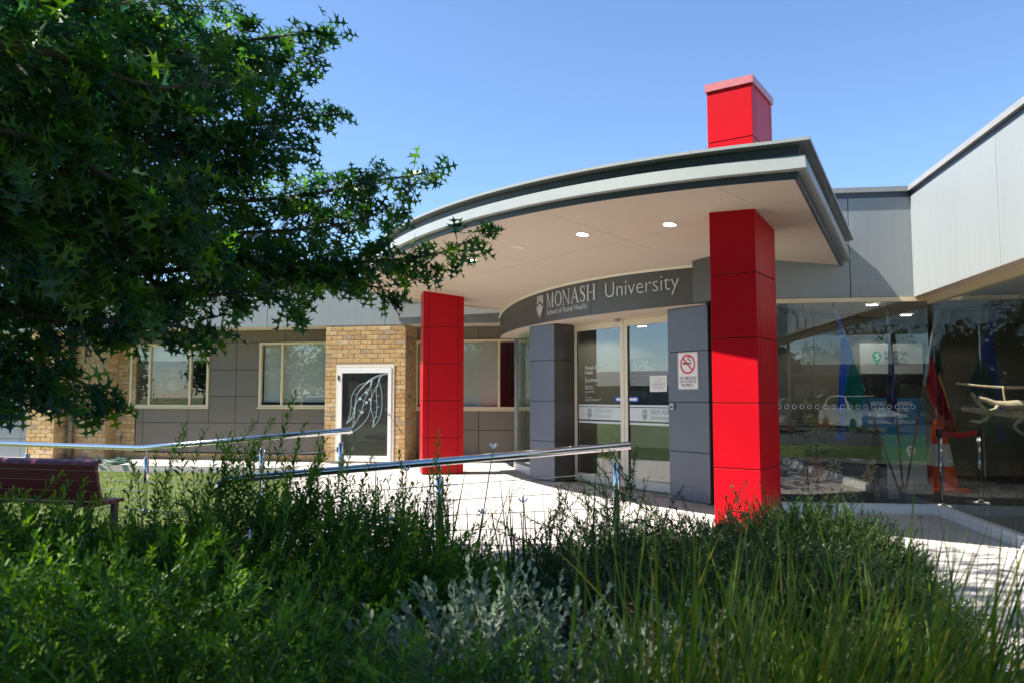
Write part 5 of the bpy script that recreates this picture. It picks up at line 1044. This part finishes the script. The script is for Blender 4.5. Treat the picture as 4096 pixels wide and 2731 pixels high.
# dark trailing shrub
arch = []
for i in range(70): arch.append(((RNG.uniform(.1, 1.9), RNG.uniform(4.2, 4.9), RNG.uniform(.30, .48)), (RNG.normal(0, .8), RNG.normal(0, .3), RNG.uniform(.15, .9)), RNG.uniform(1.0, 2.0)))
for i in range(14): arch.append(((.45 + .3 * i / 14, 4.5, .42 + .3 * i / 14), (-.3 + RNG.normal(0, .4), 0, .7), 1.3))
leafy('trailing_shrub', 'dark spreading shrub with arching twigs before the red column', 'shrub', (1.1, 4.4, -.03), mound(2000, .95, 4.15, 1.2, 1.0, .60, up=.7, jit=.6) + arch, LAN, LANF, 'dark', 'twig', 30, .24, .046, 0, .0028, droop=-.05, ang=(.6, 1.3))
leafy('trailing_shrub', 'dark spreading shrub behind the tussock at the right', 'shrub', (1.9, 3.9, -.03), mound(1200, 1.42, 3.75, .62, .85, .60, up=.7, jit=.6), LAN, LANF, 'dark', 'twig', 30, .22, .044, 0, .0028, droop=-.05, ang=(.6, 1.3))
leafy('feathery_shrub', 'soft feathery green shrub at the foot of the near red column', 'shrub', (2.3, 4.75, -.03), mound(1500, 1.72, 4.5, .66, .62, .70, jit=.4), LAN, LANF, 'feather', 'twig', 34, .19, .034, 0, ang=(.5, 1.0))
# strappy flowering irises
BLV = lambda n_: None
def ribbons(specs, seg=7):
    """tapered arching blades: (base, direction, length, width, droop, side) -> verts, faces"""
    V_, F_ = [], []
    for b, d, L, w, dr, roll in specs:
        p = np.array(b, float); d = np.array(d, float); d /= np.linalg.norm(d); s_ = np.cross(d, [0, 0, 1.0]); s_ = s_ / (np.linalg.norm(s_) + 1e-6); s_ = s_ * math.cos(roll) + np.cross(d, s_) * math.sin(roll); k0 = len(V_)
        for i in range(seg + 1):
            f = i / seg; ww = w * (.75 + .25 * min(1, f * 3)) * (1 - f ** 3) / 2 + .0003; V_ += [p - s_ * ww, p + s_ * ww]; d = d + np.array([0, 0, -dr / seg]) + RNG.normal(0, .012, 3); d /= np.linalg.norm(d); p = p + d * L / seg
        F_ += [(k0 + 2 * i, k0 + 2 * i + 1, k0 + 2 * i + 3, k0 + 2 * i + 2) for i in range(seg)]
    return V_, F_
def iris(cx, cy, n_, label, flowers, hmax=.85):
    t = thing('iris_clump', label, 'plant', (cx, cy, -.03), 'strappy iris clumps before the handrail')
    sp_ = [((cx + RNG.normal(0, .09), cy + RNG.normal(0, .07), -.03), (RNG.normal(0, .16), RNG.normal(0, .12), 1), RNG.uniform(.4, .65), RNG.uniform(.010, .016), RNG.uniform(0, .35), RNG.uniform(0, 3)) for _ in range(n_)]
    sp_ += [((cx + RNG.normal(0, .08), cy + RNG.normal(0, .06), -.03), (RNG.normal(0, .15), RNG.normal(0, .1), 1), RNG.uniform(.72, 1) * hmax * 1.08, RNG.uniform(.009, .014), RNG.uniform(-.05, .2), RNG.uniform(0, 3)) for _ in range(int(n_ * .7))]
    np_mesh('blades', *ribbons(sp_), 'iris', t)
    for (x, y, z) in flowers:
        stm = MB().tube(spl([(cx + (x - cx) * .3, cy, 0), (cx + (x - cx) * .7, (cy + y) / 2, z * .6), (x, y, z)]), .0032, 5).build('flower_stem', 'stemgreen', t)
        P_ = np.tile(np.array([[x, y, z]]), (6, 1)); ax_ = np.array([[math.cos(k * 1.047 + x * 9), math.sin(k * 1.047 + x * 9), .75 + .35 * (k % 2)] for k in range(6)])
        scatter('flower', [(0, 0, 0), (.3, .13, .0), (.65, .17, .02), (1, 0, .10), (.65, -.17, .02), (.3, -.13, 0)], [(0, 1, 2, 3, 4, 5)], frames(P_, ax_, np.zeros(6), np.full(6, .046)), 'flower', stm)
iris(-.62, 4.15, 46, 'iris clump with white and blue flowers left of the middle rail post', [(-.575, 4.2, .85), (-.64, 4.1, .60)], .95)
iris(-.30, 4.2, 44, 'iris clump right beside the middle rail post', [(-.16, 4.2, .62), (-.10, 4.1, .98)], .9)
iris(.08, 4.15, 34, 'iris clump with one pale flower before the pale paving', [(.06, 4.2, .68)], .9)
iris(.42, 4.0, 16, 'slender iris clump against the dark trailing shrub', [], 1.0)
# white star flowers among the leaves
for i, (x, y, z) in enumerate([(-.335, 2.1, .475), (-.06, 2.6, .52), (.24, 2.3, .37), (.31, 2.3, .30), (.72, 3.2, .42), (-.88, 2.6, .80)]):
    P_ = np.tile(np.array([[x, y, z]]), (5, 1)); ax_ = np.array([[math.cos(k * 1.257 + i), -.5, math.sin(k * 1.257 + i)] for k in range(5)])
    fl = scatter('star_flower', [(0, 0, 0), (.4, .2, 0), (1, 0, 0), (.4, -.2, 0)], [(0, 1, 2, 3)], frames(P_, ax_, np.zeros(5), np.full(5, .022)), 'flower')
    tag(fl, 'tiny white star flower ' + ['in front of the bright shrub near the bottom', 'above the silver leaves', 'between silver leaves and tussock', 'low beside the tussock grass', 'on the dark trailing shrub', 'high on the left shrub'][i], 'flower', 'small white flowers in the bed')
# tussock grasses leaning to the right
def tussock(cx, cy, n_, lean, hmax, label, spread=.16, dr=(.25, 1.2)):
    t = thing('tussock_grass', label, 'grass', (cx, cy, -.03), 'tussock grasses at the lower right')
    sp_ = []
    for _ in range(n_):
        a = RNG.uniform(0, 6.283); r = abs(RNG.normal(0, .5)); out = np.array([math.cos(a) * r, math.sin(a) * r * .8, 0])
        sp_.append(((cx + RNG.normal(0, spread), cy + RNG.normal(0, spread * .8), -.03), out + np.array([lean, .05, 1.0]), RNG.uniform(.45, 1) * hmax, RNG.uniform(.0055, .0105), RNG.uniform(*dr), RNG.uniform(-.8, .8)))
    tag(np_mesh('blades', *ribbons(sp_, 9), 'blade', t), kind='stuff')
tussock(.42, 1.75, 560, .12, 1.10, 'yellow green tussock grass at the bottom centre')
tussock(.90, 1.85, 800, .28, 1.12, 'dense tussock grass at the bottom right of centre')
tussock(1.45, 2.1, 800, .62, 1.06, 'blurred tussock grass arching over the paving at the lower right', .2, (.5, 1.6))
tussock(1.62, 2.35, 420, .9, 1.0, 'outermost tussock grass, its blades arching far out over the paving', .16, (.7, 1.8))
tussock(.72, 2.4, 420, .2, .84, 'tussock grass in front of the dark trailing shrub')

for i, (x, y) in enumerate([(3.9, 8.12), (4.28, 8.05), (3.55, 8.2), (1.7, 9.5), (1.95, 8.9), (1.2, 10.2), (-.4, 8.2), (.9, 8.6), (3.4, 6.6), (2.9, 5.6), (3.6, 5.2), (-1.2, 9.6), (.2, 10.6), (3.1, 4.4)]):
    P_ = np.array([[x, y, .006]]); t_ = RNG.uniform(0, 6); fl = scatter('fallen_leaf', OV, OF, frames(P_, np.array([[math.cos(t_), math.sin(t_), .08]]), np.array([RNG.normal(0, .3)]), np.array([RNG.uniform(.06, .10)])), 'dryleaf')
    tag(fl, 'dry brown fallen leaf lying on the pale paving', 'leaf', 'fallen leaves on the paving')
# ---------------------------------------------------------------- what stands behind and beside the viewer, mirrored in the glass
def car(x, y, rz, paint, label, h=1.5):
    t = thing('parked_car', label, 'car', (x, y, -.285), 'cars parked behind the viewer'); t.rotation_euler.z = rz
    def B(vs, fs, nm, mt, par, sm=False):
        me = bpy.data.meshes.new(nm); me.from_pydata(vs, [], fs); me.materials.append(M[mt]); o = bpy.data.objects.new(nm, me); o.parent = par; COL.objects.link(o); bm = bmesh.new(); bm.from_mesh(me); bmesh.ops.recalc_face_normals(bm, faces=bm.faces); bm.to_mesh(me); bm.free(); return o
    pr = [(-2.15, .35), (-2.2, .62), (-2.1, .92), (-1.85, 1.0), (-1.55, h * .96), (-.9, h), (.2, h * .985), (.95, 1.02), (1.8, .90), (2.15, .72), (2.2, .45), (2.05, .28), (-2.0, .28)]
    wd = lambda z: .88 if z < 1.0 else .88 - (z - 1.0) * .42
    n_ = len(pr); vs = [(x_, s_ * wd(z_), z_) for s_ in (-1, 1) for x_, z_ in pr]
    body_ = B(vs, [tuple(range(n_)), tuple(range(2 * n_ - 1, n_ - 1, -1))] + [(i, (i + 1) % n_, n_ + (i + 1) % n_, n_ + i) for i in range(n_)], 'body', paint, t)
    for s_ in (-1, 1):
        g = [(-1.62, 1.03), (-1.42, h * .93), (-.85, h * .96), (-.1, h * .955), (.15, h * .945), (.78, 1.04)]; B([(x_, s_ * (wd(z_) + .006), z_) for x_, z_ in g], [tuple(range(6))], 'side_window', 'carglass', body_)
        B([(2.13, s_ * .55, .74), (2.16, s_ * .84, .74), (2.1, s_ * .84, .86), (2.0, s_ * .55, .87)], [(0, 1, 2, 3)], 'headlight', 'headlamp', body_); B([(-2.2, s_ * .55, .75), (-2.2, s_ * .87, .75), (-2.13, s_ * .87, .95), (-2.13, s_ * .6, .95)], [(0, 1, 2, 3)], 'tail_light', 'tail', body_)
    k_ = .007
    B([(.98 + k_, -.78, 1.06), (.98 + k_, .78, 1.06), (.26, .66, h * .955 + k_), (.26, -.66, h * .955 + k_)], [(0, 1, 2, 3)], 'windscreen', 'carglass', body_); B([(-1.86, -.76, 1.03), (-1.86, .76, 1.03), (-1.6, .62, h * .93), (-1.6, -.62, h * .93)], [(0, 1, 2, 3)], 'rear_window', 'carglass', body_)
    for wx in (-1.35, 1.38):
        for s_ in (-1, 1):
            m_ = MB(); m_.tube([(wx, s_ * .70, .32), (wx, s_ * .895, .32)], .32, 20); wl = B(m_.v, m_.f, 'wheel', 'tyre', t); m_ = MB(); m_.tube([(wx, s_ * .89, .32), (wx, s_ * .905, .32)], .2, 14); B(m_.v, m_.f, 'rim', 'steelb', wl)
for x, y, rz, p, l, h in [(4.6, -19, 1.9, 'carsilver', 'silver hatchback mirrored in the first glass pane', 1.5), (8.6, -19.5, 1.3, 'carwhite', 'white wagon mirrored beside the silver hatchback', 1.62), (12.6, -19, 1.7, 'cardark', 'dark car mirrored behind the flags', 1.5), (16.6, -19.4, 1.4, 'carwhite', 'white car mirrored at the glass corner', 1.5),
                        (-20, -13, .9, 'cardark', 'dark car mirrored low in the office windows', 1.5), (-24, -12, 1.1, 'carwhite', 'white car mirrored low in the office windows', 1.6), (-28, -12.6, .8, 'carsilver', 'silver car mirrored low in the office windows', 1.5), (-16, -12, 1.0, 'carred', 'red car mirrored in the etched glass door', 1.6), (-12.5, -12.6, .9, 'carblue', 'blue car mirrored beside the red car', 1.5), (-33, -13, 1.0, 'carwhite', 'white van-like car mirrored in the left office window', 1.8)]: car(x, y, rz, p, l, h)
def bg_tree(x, y, h, r, label, nleaf=9000, low=.3):
    t = thing('background_tree', label, 'tree', (x, y, -.3), 'trees mirrored in the glass')
    MB().tube([(x, y, -.3), (x + .2, y, h * .3), (x - .1, y, h * .8)], [r * .07, r * .055, r * .02], 8).build('trunk', 'bark', t, True)
    c_ = []
    while len(c_) < 60:
        q = RNG.uniform(-1, 1, 3)
        if (q ** 2).sum() < 1: c_.append((x + q[0] * r, y + q[1] * r, h * (low + (1 - low) * (q[2] + 1) / 2)))
    c_ = np.array(c_); P_ = c_[RNG.integers(0, 60, nleaf)] + RNG.normal(0, r * .11, (nleaf, 3))
    tag(scatter('crown', SV, SF, frames(P_, RNG.normal(0, 1, P_.shape), RNG.normal(0, 1, nleaf), RNG.uniform(.28, .5, nleaf)), 'gum', t), kind='stuff')
for i, (x, y, h, r, low) in enumerate([(-3, -26, 4.2, 3.2, .05), (4, -26, 4.6, 2.4, .35), (11, -24, 9, 2.6, .5), (19, -26, 4.6, 4, .05), (-12, -24, 4.5, 3.6, .05), (-20, -24, 4.6, 3.6, .05), (-28, -22, 5, 4, .05), (-36, -20, 6.5, 4.2, .1), (-44, -12, 5, 4, .1), (-41, 4, 4.4, 2.4, .1)]):
    bg_tree(x, y, h, r, ['spreading tree mirrored left of the flags', 'low bushy tree mirrored behind the silver hatchback', 'tall gum mirrored near the top of the glass', 'wide tree mirrored at the glass corner', 'tree mirrored behind the red car', 'dark tree mirrored in the etched door', 'tree mirrored in the middle office window', 'tall tree mirrored in the left office window', 'far tree mirrored at the window edge', 'round tree mirrored above the dark roof in the sliding door'][i], low=low)
hb = thing('neighbour_building', 'dark roofed building mirrored in the sliding doors', 'building', (-34, 17, -.3))
MB().box(-40, -33, 9, 22, -.3, 1.9).build('wall', 'housew', hb); MB().add([(-41, 8.3, 1.9), (-32.3, 8.3, 1.9), (-32.3, 22.7, 1.9), (-41, 22.7, 1.9), (-36.6, 11.5, 2.9), (-36.6, 19.5, 2.9)], [(0, 1, 4), (1, 2, 5, 4), (2, 3, 5), (3, 0, 4, 5), (0, 3, 2, 1)]).build('roof', 'rooft', hb)
for y0 in (10, 13, 16, 19): MB().box(-33.02, -32.96, y0, y0 + 1.6, .5, 1.6).build('window', 'carglass', hb)
vb = thing('verandah_building', 'long low building with beige fascia mirrored behind the parked cars', 'building', (6, -30, -.3))
MB().box(-4, 16, -34, -31, -.3, 2.5).build('wall', 'roomdark', vb); MB().box(-4.5, 16.5, -34.5, -29.2, 2.5, 3.1).build('fascia', 'soffit', vb)
for x in (-4, 1, 6, 11, 16): MB().box(x - .1, x + .1, -29.6, -29.4, -.3, 2.5).build('post', 'housew', vb)
for x in (-2, 3, 8, 13): MB().box(x - .9, x + .9, -30.99, -30.95, .5, 2.0).build('window', 'carglass', vb)
lp = thing('lamp_post', 'street lamp post mirrored in the first glass pane', 'lamp', (5.4, -16, -.3)); MB().tube([(5.4, -16, -.3), (5.4, -16, 5.2), (5.5, -15.8, 5.5), (5.8, -15.4, 5.6)], [.07, .05, .045, .04], 10).build('pole', 'steelb', lp, True); MB().box(5.7, 6.1, -15.6, -15.2, 5.5, 5.62).build('head', 'screen', lp)
